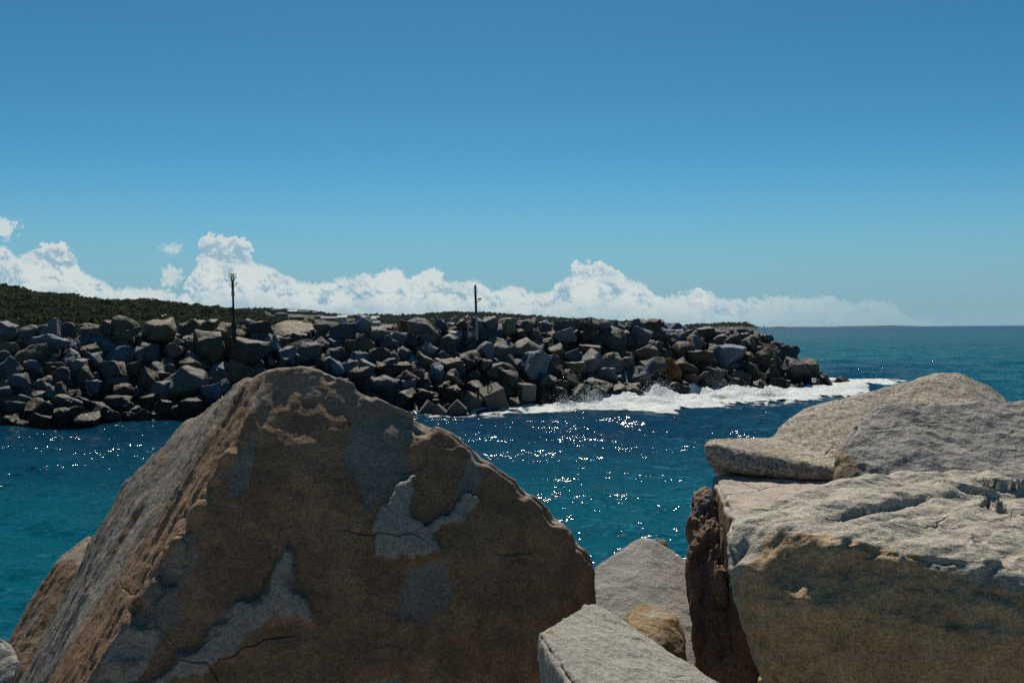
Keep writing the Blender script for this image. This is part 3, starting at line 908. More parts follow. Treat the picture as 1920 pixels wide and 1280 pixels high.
def stone_mesh(name, hx, hy, hz, seed, rounded=False, base=0.0, detail=True):
    """an armour stone: block with cut corners, uneven faces and worn edges"""
    r = np.random.default_rng(seed)
    pts = []
    if rounded:
        for _ in range(30):
            d = r.normal(size=3); d /= np.linalg.norm(d)
            pts.append(d * r.uniform(0.88, 1.0))
    elif r.random() < 0.28:
        # split block, turned any way
        for sx in (-1, 1):
            for sy in (-1, 1):
                for sz in (-1, 1):
                    c = np.array([sx * r.uniform(0.55, 1.0), sy * r.uniform(0.55, 1.0), sz * r.uniform(0.55, 1.0)])
                    if r.random() < 0.4:
                        pts += [c * [r.uniform(0.3, 0.8), 1, 1], c * [1, r.uniform(0.3, 0.8), 1], c * [1, 1, r.uniform(0.3, 0.8)]]
                    else:
                        pts.append(c)
    else:
        # irregular lump of few broad faces
        for _ in range(int(r.integers(12, 20))):
            d = r.normal(size=3); d /= np.linalg.norm(d)
            d = np.sign(d) * np.abs(d) ** 0.8
            pts.append(d * r.uniform(0.8, 1.05))
    pts = np.array(pts)
    Rm = np.array((Matrix.Rotation(r.uniform(-3.1, 3.1), 3, 'Z') @ Matrix.Rotation(r.normal(0, 0.35), 3, 'X') @ Matrix.Rotation(r.normal(0, 0.4), 3, 'Y')))
    pts = pts @ Rm.T
    mx = (pts.max(0) - pts.min(0)) / 2
    pts = (pts - (pts.max(0) + pts.min(0)) / 2) / mx * np.array([hx, hy, hz])
    bm = bmesh.new()
    vs = [bm.verts.new(p) for p in pts]
    res = bmesh.ops.convex_hull(bm, input=vs)
    junk = list({g for g in res['geom_interior'] + res['geom_unused'] if isinstance(g, bmesh.types.BMVert) and g.is_valid and not g.link_faces})
    bmesh.ops.delete(bm, geom=junk, context='VERTS')
    bmesh.ops.dissolve_limit(bm, angle_limit=math.radians(12), verts=bm.verts[:], edges=bm.edges[:])
    m_ = min(hx, hy, hz)
    if detail:
        bmesh.ops.bevel(bm, geom=bm.edges[:], offset=m_ * r.uniform(0.02, 0.07), segments=1, affect='EDGES', profile=0.6)
        bmesh.ops.triangulate(bm, faces=[f for f in bm.faces if len(f.verts) > 4])
        for _k in range(4):
            long_ = [e for e in bm.edges if e.calc_length() > m_ * 0.34]
            if not long_:
                break
            bmesh.ops.subdivide_edges(bm, edges=long_, cuts=1)
            bmesh.ops.triangulate(bm, faces=[f for f in bm.faces if len(f.verts) > 4])
        bmesh.ops.triangulate(bm, faces=[f for f in bm.faces if len(f.verts) > 4])
        bm.verts.ensure_lookup_table()
        P = np.array([v.co for v in bm.verts])
        d = (fbm(P / (m_ * 1.1) + seed * 3.7, 3, 0.6, seed % 50) * 0.14 + np.minimum(scallop(P / (m_ * 1.05) + seed * 1.3, seed % 97, 0.5, 1.3), 0.12) * 0.30 + np.minimum(scallop(P / (m_ * 0.45) + seed * 1.7, seed % 89, 0.5, 1.2), 0.1) * 0.10) * m_
        for v, k in zip(bm.verts, d):
            v.co += v.co.normalized() * float(k)
    bmesh.ops.triangulate(bm, faces=bm.faces[:])
    me = bpy.data.meshes.new(name)
    bm.to_mesh(me); bm.free()
    return me


def smooth_by_angle(me, ang=26):
    me.polygons.foreach_set('use_smooth', np.ones(len(me.polygons), bool))
    me.set_sharp_from_angle(angle=math.radians(ang))


def seat_on_bw(px, py):
    d = ray(px, py)
    Y = np.arange(58, 125, 0.1)
    gap = EYE + d[2] * Y - bw_z(d[0] * Y, Y)
    hit = np.where(gap <= 0)[0]
    k = hit[0] if len(hit) else int(np.argmin(gap))
    return np.array([d[0] * Y[k], Y[k], EYE + d[2] * Y[k]])


def build_breakwater():
    root = empty('breakwater', (-6, 91, 0))
    tag(root, 'long rubble breakwater of grey boulders across the channel', 'breakwater')
    inv = Matrix.Translation((6, -91, 0))
    # rubble fill under the armour stones
    xs = np.arange(-105, 46, 0.8); ys = np.arange(40, 132, 0.8)
    X, Y = np.meshgrid(xs, ys, indexing='ij')
    n = fbm(np.stack([X.ravel() * 0.6, Y.ravel() * 0.6, X.ravel() * 0], -1), 3, 0.6, 4).reshape(X.shape)
    Z = np.maximum(bw_z(X, Y) - 0.75 + n * 0.9, -2.5)
    keep = (bw_z(X, Y) > -3)
    i = np.arange(len(xs) - 1)[:, None] * len(ys) + np.arange(len(ys) - 1)[None]
    fc = np.stack([i, i + len(ys), i + len(ys) + 1, i + 1], -1)[keep[:-1, :-1]]
    co = np.stack([X, Y, Z], -1).reshape(-1, 3) - np.array([-6, 91, 0])
    used = np.unique(fc); remap = np.zeros(len(co), int); remap[used] = np.arange(len(used))
    mesh_np('core', co[used], remap[fc], MAT['core'], root, False)
    items = []
    for txt, ox, oy in ((R1, 0, 520), (R2, 400, 520), (R3, 800, 520), (R4, 1200, 520)):
        for w in txt.split():
            cx, cy, ww, hh, c = w.split(',')
            items.append((ox + float(cx) / 4, oy + float(cy) / 4, float(ww) / 4, float(hh) / 4, c))
    # the breakwater goes on to the left beyond the picture a little
    for k, (px, py, w, h, c) in enumerate(items):
        p = seat_on_bw(px, py)
        s = p[1] / F
        hx, hz = w * s * 0.58, h * s * 0.62
        hy = (hx + hz) / 2 * rng.uniform(0.85, 1.1)
        grow = rng.uniform(0.88, 1.22) if px < 1390 else rng.uniform(0.78, 0.92); hx, hy, hz = hx * grow, hy * grow, hz * grow
        off_ = rng.uniform(-0.5, 0.45) * hy
        p = p + ray(px, py) * off_ + np.array([0, 0.15 * hy, 0])
        me = stone_mesh('boulder', hx, hy, hz, 100 + k, rounded=(c == 'r' and k % 2 == 0))
        smooth_by_angle(me)
        o = link('boulder', me, MAT['boulder'], root)
        o.location = Vector(p) - Vector((-6, 91, 0))
        v = rng.uniform(0.55, 1.35); tint = rng.uniform(-0.04, 0.04)
        cc = COLS[c]
        v *= 0.50 * (0.66 if px > 1385 else 1.0)
        sat = 1.15 if c in 'tr' else 1.6
        g_ = sum(cc) / 3; cc = [max(0.02, g_ + (x - g_) * sat) for x in cc]
        o.color = (cc[0] * v * (1 + tint), cc[1] * v, cc[2] * v * (1 - tint), 1)
        if c == 'o':
            o['label'] = 'orange-stained boulder'
    # smaller stones wedged between and the part of the mound outside the picture, joined
    V = []; Fc = []; off = 0
    protos = []
    for s in range(14):
        me = stone_mesh('tmp', 1, rng.uniform(.75, 1), rng.uniform(.65, .95), 900 + s, detail=False)
        bm = bmesh.new(); bm.from_mesh(me); bmesh.ops.bevel(bm, geom=bm.edges[:], offset=0.09, segments=1, affect='EDGES'); bmesh.ops.triangulate(bm, faces=bm.faces[:])
        bm.verts.ensure_lookup_table()
        protos.append((np.array([v.co for v in bm.verts]), np.array([[v.index for v in f.verts] for f in bm.faces])))
        bm.free(); bpy.data.meshes.remove(me)
    cnt = 0
    while cnt < 2100:
        x, y = rng.uniform(-95, 40), rng.uniform(48, 128)
        z = float(bw_z(x, y))
        if z < -0.7:
            continue
        out = abs(x / y) > 0.56
        r_ = rng.uniform(0.7, 1.25) if out else (rng.uniform(0.28, 0.62) if cnt % 3 else rng.uniform(0.7, 1.0))
        pv, pf = protos[rng.integers(14)]
        Rm = np.array(Matrix.Rotation(rng.uniform(0, 6.28), 3, 'Z') @ Matrix.Rotation(rng.uniform(-.6, .6), 3, 'X'))
        zz = z - (0.35 if r_ < 0.65 else 0.55)
        V.append(pv @ Rm.T * r_ + np.array([x + 6, y - 91, zz])); Fc.append(pf + off); off += len(pv); cnt += 1
    o = mesh_np('rubble', np.concatenate(V), np.concatenate(Fc), MAT['boulder'], root, False)
    o.color = (0.075, 0.078, 0.08, 1)
    o['kind'] = 'stuff'
    # concrete cubes with lifting loops at the water's edge
    for k, (cx, cy, sz, rot, pale) in enumerate(((232, 985, 105, (0.05, 0.78, 0.05), 0), (92, 1010, 95, (0.0, 0.72, -0.1), 0), (20, 985, 100, (0.1, 0.70, 0.3), 0),
                                                 (345, 925, 105, (0.35, 0.35, 0.6), 1), (500, 905, 165, (0.30, -0.38, 0.25), 1), (740, 855, 120, (0.1, 0.05, 0.5), 0), (445, 650, 75, (0.3, 0.1, 0.4), 1))):
        px, py = 800 + cx / 4, 520 + cy / 4
        p = seat_on_bw(px, py); p[1] -= 0.5
        s = sz / 4 * p[1] / F
        bm = bmesh.new(); bmesh.ops.create_cube(bm, size=s)
        bmesh.ops.bevel(bm, geom=bm.edges[:], offset=s * 0.035, segments=2, affect='EDGES')
        b = bm_obj('concrete_block', bm, MAT['concrete'], root)
        b.location = Vector(p) - Vector((-6, 91, 0)); b.rotation_euler = rot
        if pale:
            bm = bmesh.new()
            R_, r2 = s * 0.17, s * 0.03
            ring = []
            for i in range(9):
                a = math.pi * i / 8
                cpos = Vector((math.cos(a) * R_ * 0.6, 0, math.sin(a) * R_ * 1.3 + s * 0.48))
                tn = Vector((-math.sin(a) * 0.6, 0, math.cos(a) * 1.3)).normalized(); sd_ = tn.cross(Vector((0, 1, 0)))
                ring.append([bm.verts.new(cpos + (Vector((0, 1, 0)) * math.cos(q) + sd_ * math.sin(q)) * r2) for q in np.linspace(0, 2 * math.pi, 6, endpoint=False)])
            for a_, b_ in zip(ring[:-1], ring[1:]):
                for q in range(6):
                    bm.faces.new((a_[q], a_[(q + 1) % 6], b_[(q + 1) % 6], b_[q]))
            bm_obj('lifting_loop', bm, MAT['rust_steel'], b)
    return root


build_breakwater()

# the lone rock in the surf off the end of the breakwater
q = at(1581, 722, 107.0)
me = stone_mesh('sea_rock', 1.15, 0.9, 0.85, 4242)
smooth_by_angle(me)
o = link('sea_rock', me, MAT['boulder']); o.location = (q[0], q[1], 0.35); o.color = (0.06, 0.06, 0.06, 1)
tag(o, 'small dark rock alone in the foam off the end of the breakwater', 'rock')


# ------------------------------------------------------------------ surf
def build_foam():
    near = ([700, 760, 830, 900, 1000, 1100, 1180, 1260, 1330, 1400, 1470, 1540, 1600, 1660, 1720],
            [797, 792, 783, 778, 775, 780, 777, 777, 772, 762, 758, 752, 742, 728, 722])
    dens = ([700, 760, 830, 900, 1000, 1060, 1150, 1250, 1400, 1540, 1620, 1680, 1720], [0.0, 0.25, 0.45, 0.6, 0.85, 1.0, 1.25, 1.4, 1.3, 1.25, 1.1, 0.6, 0.0])
    xs = np.arange(-14, 52, 0.2); ys = np.arange(64, 121, 0.2)
    X, Y = np.meshgrid(xs, ys, indexing='ij')
    px = 960 + X / Y * F
    hor = 616 - 0.0077 * (px - 960)
    Yn = EYE * F / (np.interp(px, *near) - hor)
    d = cl_dist(X, Y) - HALF - RUN
    n = fbm(np.stack([X.ravel() * 0.22, Y.ravel() * 0.16, X.ravel() * 0], -1), 4, 0.55, 21).reshape(X.shape)
    inside = ss(Y - Yn + n * 8.0, -2.5, 6.5) * (1 - ss(d, 11.0, 19.0)) * np.interp(px, *dens)
    inside = inside * ss(d, -3.0, -2.0)
    # the front of the surge against the stones and the crest of the breaking wave
    lump = fbm(np.stack([X.ravel() * 0.55, Y.ravel() * 0.45, X.ravel() * 0 + 3], -1), 5, 0.6, 31).reshape(X.shape)
    surge = ss(px, 1010, 1240) * (1 - ss(px, 1400, 1520)) * ss(d, 5.5, 0.0)
    Z = waves(X, Y, Y * 0.0105) + 0.03 + np.clip(inside, 0, 1) ** 2 * (0.06 + 0.16 * np.clip(lump + 0.4, 0, 2)) + surge * (0.12 + 0.32 * np.clip(lump + 0.35, 0, 2))
    for bx, by, br, bh in ((1110, 745, 1.1, 0.7), (1285, 735, 1.8, 0.7), (1335, 728, 1.8, 0.8), (1232, 742, 1.3, 0.6), (1440, 737, 1.5, 0.3), (1065, 755, 1.0, 0.4)):
        q = at(bx, by, EYE * F / (by + 6 - (616 - 0.0077 * (bx - 960))))
        Z += bh * np.exp(-(((X - q[0]) / br) ** 2 + ((Y - q[1]) / (br * 0.8)) ** 2)) * (0.8 + 0.7 * lump)
        inside = np.maximum(inside, 1.1 * np.exp(-(((X - q[0]) / br / 1.4) ** 2 + ((Y - q[1]) / br / 1.4) ** 2)))
    ny = len(ys)
    i = np.arange(len(xs) - 1)[:, None] * ny + np.arange(ny - 1)[None]
    keep = inside[:-1, :-1] > 0.02
    fc = np.stack([i, i + ny, i + ny + 1, i + 1], -1)[keep]
    co = np.stack([X, Y, Z], -1).reshape(-1, 3)
    used = np.unique(fc); rm = np.zeros(len(co), int); rm[used] = np.arange(len(used))
    o = mesh_np('sea_foam', co[used], rm[fc], MAT['foam'], None, True)
    set_color(o.data, 'foam', np.repeat(inside.reshape(-1, 1)[used], 3, 1))
    tag(o, 'white surf foam washing along the foot of the far breakwater', 'foam', kind='stuff')
    # thrown drops
    V = []; Fc = []
    tet = np.array([(1, 1, 1), (1, -1, -1), (-1, 1, -1), (-1, -1, 1)]) * 0.6
    k = 0
    for bx, by, n_, sx, sz, r0, r1 in ((1290, 706, 4200, 2.0, 1.7, 0.010, 0.038), (1112, 738, 900, 0.9, 0.85, 0.014, 0.055), (1235, 726, 1100, 1.1, 1.0, 0.012, 0.05), (1065, 746, 500, 1.0, 0.5, 0.014, 0.05), (1340, 712, 1200, 1.4, 0.9, 0.012, 0.045), (1440, 730, 500, 1.2, 0.5, 0.012, 0.045)):
        Yq = EYE * F / (by + 26 - (616 - 0.0077 * (bx - 960))) - 0.5
        c = at(bx, by + 8, Yq)
        for _ in range(n_):
            p = c + np.array([rng.normal(0, sx * 0.55), rng.normal(0, sx * 0.5), -sz * 0.5 + abs(rng.normal(0, sz * 0.75))])
            V.append(tet * rng.uniform(r0, r1) * rng.uniform(0.7, 1.2, 3) + p)
            Fc.append(np.array([(0, 1, 2), (0, 3, 1), (0, 2, 3), (1, 3, 2)]) + k); k += 4
    o = mesh_np('sea_spray', np.concatenate(V), np.concatenate(Fc), MAT['spray'])
    tag(o, 'fine white spray thrown up against the boulders by the breaking wave', 'spray', kind='stuff')


build_foam()


# ------------------------------------------------------------------ navigation posts, lifebuoy, boats
def cyl(bm, p0, p1, r0, r1=None, seg=10):
    p0, p1 = Vector(p0), Vector(p1); d = p1 - p0
    m = Matrix.Translation((p0 + p1) / 2) @ d.to_track_quat('Z', 'Y').to_matrix().to_4x4()
    bmesh.ops.create_cone(bm, cap_ends=True, segments=seg, radius1=r0, radius2=r0 if r1 is None else r1, depth=d.length, matrix=m)


def part(name, mat, parent, *cyls, boxes=()):
    bm = bmesh.new()
    for c in cyls:
        cyl(bm, *c)
    for b in boxes:
        box_bm(bm, *b)
    return bm_obj(name, bm, MAT[mat], parent)


Yp = 74.6
u = Yp / F
bpos = at(438, 614, Yp); H = (614 - 527) * u
root = empty('beacon_post', bpos)
tag(root, 'slim rusty beacon post with a cage on top and a board on its side', 'post')
root.rotation_euler.y = math.radians(-0.8)
part('base', 'rust_steel', root, ((0, 0, -1.2), (0, 0, 0.12), .16, .16), ((0, 0, .1), (0, 0, .55), .2, .09), boxes=(((0, 0, 0.02), (.55, .55, .08)),))
part('pole', 'rust_steel', root, ((0, 0, .3), (0, 0, H * .72), .085, .075))
part('mast_head', 'dark_steel', root, ((0, 0, H * .70), (0, 0, H), .085, .10), ((0, 0, H), (0, 0, H + .06), .12, .09))
part('lantern', 'grey_steel', root, ((0, 0, H * .67), (0, 0, H * .78), .12, .12), ((0, 0, H * .78), (0, 0, H * .80), .12, .05))
part('board', 'board', root, boxes=(((-.17, -.1, H * .345), (.26, .04, .66)),))
part('cross_arm', 'dark_steel', root, boxes=(((0.04, 0, H * .885), (.58, .05, .04)),))
part('cross_arm', 'dark_steel', root, boxes=(((0.04, 0, H * .925), (.54, .05, .035)), ((-.2, 0, H * .94), (.05, .05, .1)), ((.27, 0, H * .94), (.05, .05, .1))))
top = H + .02
cg = []
for a in np.linspace(0, 2 * math.pi, 6, endpoint=False):
    c, s = math.cos(a), math.sin(a)
    cg.append(((c * .09, s * .09, top), (c * .3, s * .3, top + .33), .016))
    cg.append(((c * .1, s * .1, top), (c * .1, s * .1, top + .5), .014))
    a2 = a + math.pi / 3
    for zz in (.33, .5):
        cg.append(((c * .3, s * .3, top + zz), (math.cos(a2) * .3, math.sin(a2) * .3, top + zz), .018))
    for zz in (.33, .5):
        cg.append(((0, 0, top + zz), (c * .3, s * .3, top + zz), .012))
part('cage', 'dark_steel', root, *[(p, q, r, r, 6) for p, q, r in cg])

Yp = 85.5
u = Yp / F
bpos = at(893.5, 607, Yp); H = (607 - 534) * u
root = empty('channel_marker', bpos)
tag(root, 'thick dark marker post with pointed top, white band and side bracket', 'post')
root.rotation_euler.y = math.radians(-1.6)
h0 = (607 - 590) * u
part('base', 'grey_steel', root, ((0, 0, -1.4), (0, 0, h0), .10, .10, 16))
part('pole', 'dark_steel', root, ((0, 0, h0), (0, 0, H * .855), .105, .10, 16))
part('pole_top', 'dark_steel', root, ((0, 0, H * .875), (0, 0, H * .975), .095, .095, 16), ((0, 0, H * .975), (0, 0, H * 1.012), .095, .02, 16))
part('band', 'white_paint', root, ((0, 0, H * .855), (0, 0, H * .875), .125, .125, 16), )
part('bracket', 'dark_steel', root, ((.06, 0, H * .635), (.5, 0, H * .635), .035, .035, 6), ((.08, 0, H * .545), (.48, 0, H * .635), .03, .03, 6), boxes=(((.34, 0, H * .648), (.32, .32, .03)),))

Yp = 84.5
u = Yp / F
bpos = at(877.5, 606, Yp)
root = empty('lifebuoy_post', bpos)
tag(root, 'short grey post carrying a lifebuoy beside the dark marker post', 'post')
part('pole', 'grey_steel', root, ((0, .12, -1.2), (0, .12, .72), .045, .045, 8))
part('hook', 'grey_steel', root, ((0, .12, .55), (0, -.06, .58), .02, .02, 6))
root = empty('lifebuoy', (bpos[0], bpos[1] - 0.02, bpos[2] + 0.32))
root.rotation_euler.z = math.radians(48)
tag(root, 'red ring lifebuoy with white bands hanging above the boulders', 'lifebuoy')


def ring_part(name, mat, parent, a0, a1, R_, r_, n=14, rx=1.0):
    bm = bmesh.new(); rows = []
    for a in np.linspace(a0, a1, n):
        c = Vector((math.cos(a) * R_, 0, math.sin(a) * R_)); d = c.normalized()
        rows.append([bm.verts.new(c + (d * math.cos(q_) + Vector((0, 1, 0)) * math.sin(q_)) * r_) for q_ in np.linspace(0, 2 * math.pi, 8, endpoint=False)])
    for a_, b_ in zip(rows[:-1], rows[1:]):
        for i in range(8):
            bm.faces.new((a_[i], b_[i], b_[(i + 1) % 8], a_[(i + 1) % 8]))
    bmesh.ops.recalc_face_normals(bm, faces=bm.faces[:])
    return bm_obj(name, bm, MAT[mat], parent, True)


ring_part('ring', 'red_plastic', root, 0, 2 * math.pi, 0.27, 0.085, 25)
for a in (0.25, 0.75, 1.25, 1.75):
    ring_part('band', 'white_paint', root, a * math.pi - .2, a * math.pi + .2, 0.27, 0.092, 5)


def boat(px, py, Y, L, label, sail=False):
    p = at(px, py, Y)
    root = empty('sail_boat' if sail else 'motor_boat', (p[0], p[1], 0.0))
    root.rotation_euler.z = random.uniform(-.3, .3)
    tag(root, label, 'boat')
    bm = bmesh.new(); rows = []
    for s_ in np.linspace(-.5, .5, 9):
        w_ = L * .16 * (1 - max(0, s_ * 2) ** 2.2); x = s_ * L
        rows.append([bm.verts.new(v) for v in ((x, -w_, L * (.10 + .05 * max(0, s_))), (x, -w_ * .7, -.1), (x, 0, -.3), (x, w_ * .7, -.1), (x, w_, L * (.10 + .05 * max(0, s_))))])
    for a_, b_ in zip(rows[:-1], rows[1:]):
        for i in range(4):
            bm.faces.new((a_[i], a_[i + 1], b_[i + 1], b_[i]))
        bm.faces.new((a_[4], a_[0], b_[0], b_[4]))
    bm.faces.new(rows[0])
    bm_obj('hull', bm, MAT['white_paint'], root)
    if sail:
        part('mast', 'grey_steel', root, ((0, 0, .3), (0, 0, L * 1.3), .08, .05, 6))
        bm = bmesh.new()
        v = [bm.verts.new(q_) for q_ in ((0, 0.05, L * .2), (-L * .42, 0.3, L * .22), (0, 0.05, L * 1.28), (0.08, -0.02, L * .2), (0.08, -0.02, L * 1.28), (-L * .41, 0.24, L * .22), (-L * .2, .42, L * .55), (-L * .19, .36, L * .55))]
        for f in ((0, 1, 6), (0, 6, 2), (3, 7, 5), (3, 4, 7), (0, 3, 5, 1), (1, 5, 7, 6), (6, 7, 4, 2), (0, 2, 4, 3)):
            bm.faces.new([v[i] for i in f])
        bm_obj('sail', bm, MAT['white_paint'], root)
    else:
        part('cabin', 'white_paint', root, boxes=(((0.05 * L, 0, L * .18), (L * .35, L * .22, L * .17)),))
        part('windscreen', 'glass', root, boxes=(((0.235 * L, 0, L * .2), (L * .03, L * .19, L * .09)),))


boat(1396, 621, 1750, 9, 'small white motor boat off the headland')
boat(1434, 620, 2300, 10, 'tiny white sailing boat near the far point', True)


# ------------------------------------------------------------------ foreground boulders
def remeshed(hulls, voxel):
    bm = bmesh.new()
    for h in hulls:
        vs = [bm.verts.new(p) for p in h]
        res = bmesh.ops.convex_hull(bm, input=vs)
        junk = list({g for g in res['geom_interior'] + res['geom_unused'] if isinstance(g, bmesh.types.BMVert) and g.is_valid and not g.link_faces})
        bmesh.ops.delete(bm, geom=junk, context='VERTS')
    bmesh.ops.recalc_face_normals(bm, faces=bm.faces[:])
    me = bpy.data.meshes.new('tmp'); bm.to_mesh(me); bm.free()
    o = bpy.data.objects.new('tmp', me); COL.objects.link(o)
    md = o.modifiers.new('r', 'REMESH'); md.mode = 'VOXEL'; md.voxel_size = voxel; md.adaptivity = 0.0
    dg = bpy.context.evaluated_depsgraph_get()
    me2 = bpy.data.meshes.new_from_object(o.evaluated_get(dg))
    bpy.data.objects.remove(o); bpy.data.meshes.remove(me)
    return me2


class Rock:
    """a foreground boulder: union of hulls, remeshed evenly, worn and broken with noise"""
    def __init__(self, hulls, voxel):
        self.me = remeshed(hulls, voxel)
        n = len(self.me.vertices)
        self.co = np.zeros(n * 3, np.float32); self.me.vertices.foreach_get('co', self.co); self.co = self.co.reshape(-1, 3)
        e = np.zeros(len(self.me.edges) * 2, np.int32); self.me.edges.foreach_get('vertices', e); self.e = e.reshape(-1, 2)
        self.deg = np.bincount(self.e.ravel(), minlength=n).astype(np.float32)[:, None]
        self.mask = np.zeros((n, 3), np.float32)
        self.voxel = voxel

    def lap(self, A):
        n = len(A); out = np.empty_like(A)
        for k in range(A.shape[1]):
            out[:, k] = np.bincount(self.e[:, 0], A[self.e[:, 1], k], n) + np.bincount(self.e[:, 1], A[self.e[:, 0], k], n)
        return out / np.maximum(self.deg, 1)

    def smooth(self, it, A=None):
        B = (self.co if A is None else A).copy()
        for _ in range(it):
            B = 0.35 * B + 0.65 * self.lap(B)
        if A is None:
            self.co = B
        return B

    def normals(self):
        self.me.vertices.foreach_set('co', self.co.ravel()); self.me.update()
        N = np.zeros(len(self.co) * 3, np.float32)
        self.me.vertex_normals.foreach_get('vector', N)
        return N.reshape(-1, 3)

    def convex(self, it=25):
        N = self.normals(); S = self.smooth(it, self.co)
        return ((self.co - S) * N).sum(1) / self.voxel

    def push(self, d, N=None):
        if N is None:
            N = self.smooth(5, self.normals()); N /= np.maximum(np.linalg.norm(N, axis=1, keepdims=True), 1e-6)
        self.co = self.co + N * d[:, None].astype(np.float32)

    def wear(self, seed, chip=0.03, size=0.16, macro=0.02, fine=0.004, msize=0.4, rounding=3, stretch=None, flat=0.25, broad=1.0):
        S = np.array([1, 1, 1.0]) if stretch is None else np.asarray(stretch)
        self.smooth(rounding)
        N0 = self.smooth(14, self.normals()); N0 /= np.maximum(np.linalg.norm(N0, axis=1, keepdims=True), 1e-6)
        P = self.co * S
        W = np.stack([fbm(P / (size * 1.3), 3, 0.5, seed + k) for k in range(3)], -1) * 0.55
        h1 = scallop(P / msize + W * 0.35, seed + 3, 0.6, 1.0)
        h2 = scallop(P / size + W * 0.5, seed + 5, 0.5, 1.2)
        h3 = scallop(P / (size * 0.36) + W * 0.9, seed + 7, 0.5, 1.2)
        cv = np.clip(self.convex(26), 0, 3)
        edge = ss(cv, 0.12, 1.3)
        wide = ss(np.clip(self.convex(110), 0, 9), 0.8, 4.5)
        h4 = scallop(P / (size * 1.5) + W * 0.3, seed + 21, 0.5, 1.3)
        self.push(h1 * macro * 1.5 + np.minimum(h4, 0.03) * chip * 1.7 * broad * wide + (np.minimum(h2, 0.05) - 0.1) * chip * 1.8 * edge + h3 * chip * 0.6 * edge + h2 * chip * flat + h3 * chip * flat * 0.45, N0)
        P = self.co * S
        self.push(fbm(P / 0.09, 4, 0.55, seed + 9) * fine + fbm(P / 0.022, 2, 0.6, seed + 13) * fine * 0.35, N0)
        self.edge = edge
        return self

    def dent(self, p, r, depth):
        N = self.smooth(8, self.normals()); N /= np.maximum(np.linalg.norm(N, axis=1, keepdims=True), 1e-6)
        d = np.linalg.norm((self.co - p) * np.array([1, 0.6, 1]), axis=1) + fbm(self.co / 0.06, 3, 0.5, 5) * r * 0.35
        self.push(-depth * ss(-d, -r, -r * 0.25), N)

    def done(self, name, mat, label, cat='boulder', group='boulders of the near breakwater'):
        self.normals()
        me = self.me
        me.name = name
        base = self.co.mean(0); base[2] = self.co[:, 2].min()
        me.vertices.foreach_set('co', (self.co - base).astype(np.float32).ravel()); me.update()
        me.polygons.foreach_set('use_smooth', np.ones(len(me.polygons), bool))
        set_color(me, 'mask', np.clip(self.mask, 0, 1))
        me.materials.clear(); me.materials.append(MAT[mat])
        o = link(name, me); o.location = [float(x) for x in base]
        tag(o, label, cat, group)
        return o


def H_(*pts):
    return [at(*p) for p in pts]


def in_poly(P2, poly):
    """signed distance to a polygon in the plane, positive inside"""
    poly = np.asarray(poly, float); x, y = P2[:, 0], P2[:, 1]
    ins = np.zeros(len(P2), bool); best = np.full(len(P2), 1e9)
    for (ax, ay), (bx, by) in zip(poly, np.roll(poly, -1, 0)):
        c = ((ay > y) != (by > y)) & (x < (bx - ax) * (y - ay) / (by - ay + 1e-12) + ax)
        ins ^= c
        dx, dy = bx - ax, by - ay
        tt = np.clip(((x - ax) * dx + (y - ay) * dy) / (dx * dx + dy * dy + 1e-12), 0, 1)
        best = np.minimum(best, np.hypot(x - ax - tt * dx, y - ay - tt * dy))
    return np.where(ins, best, -best)


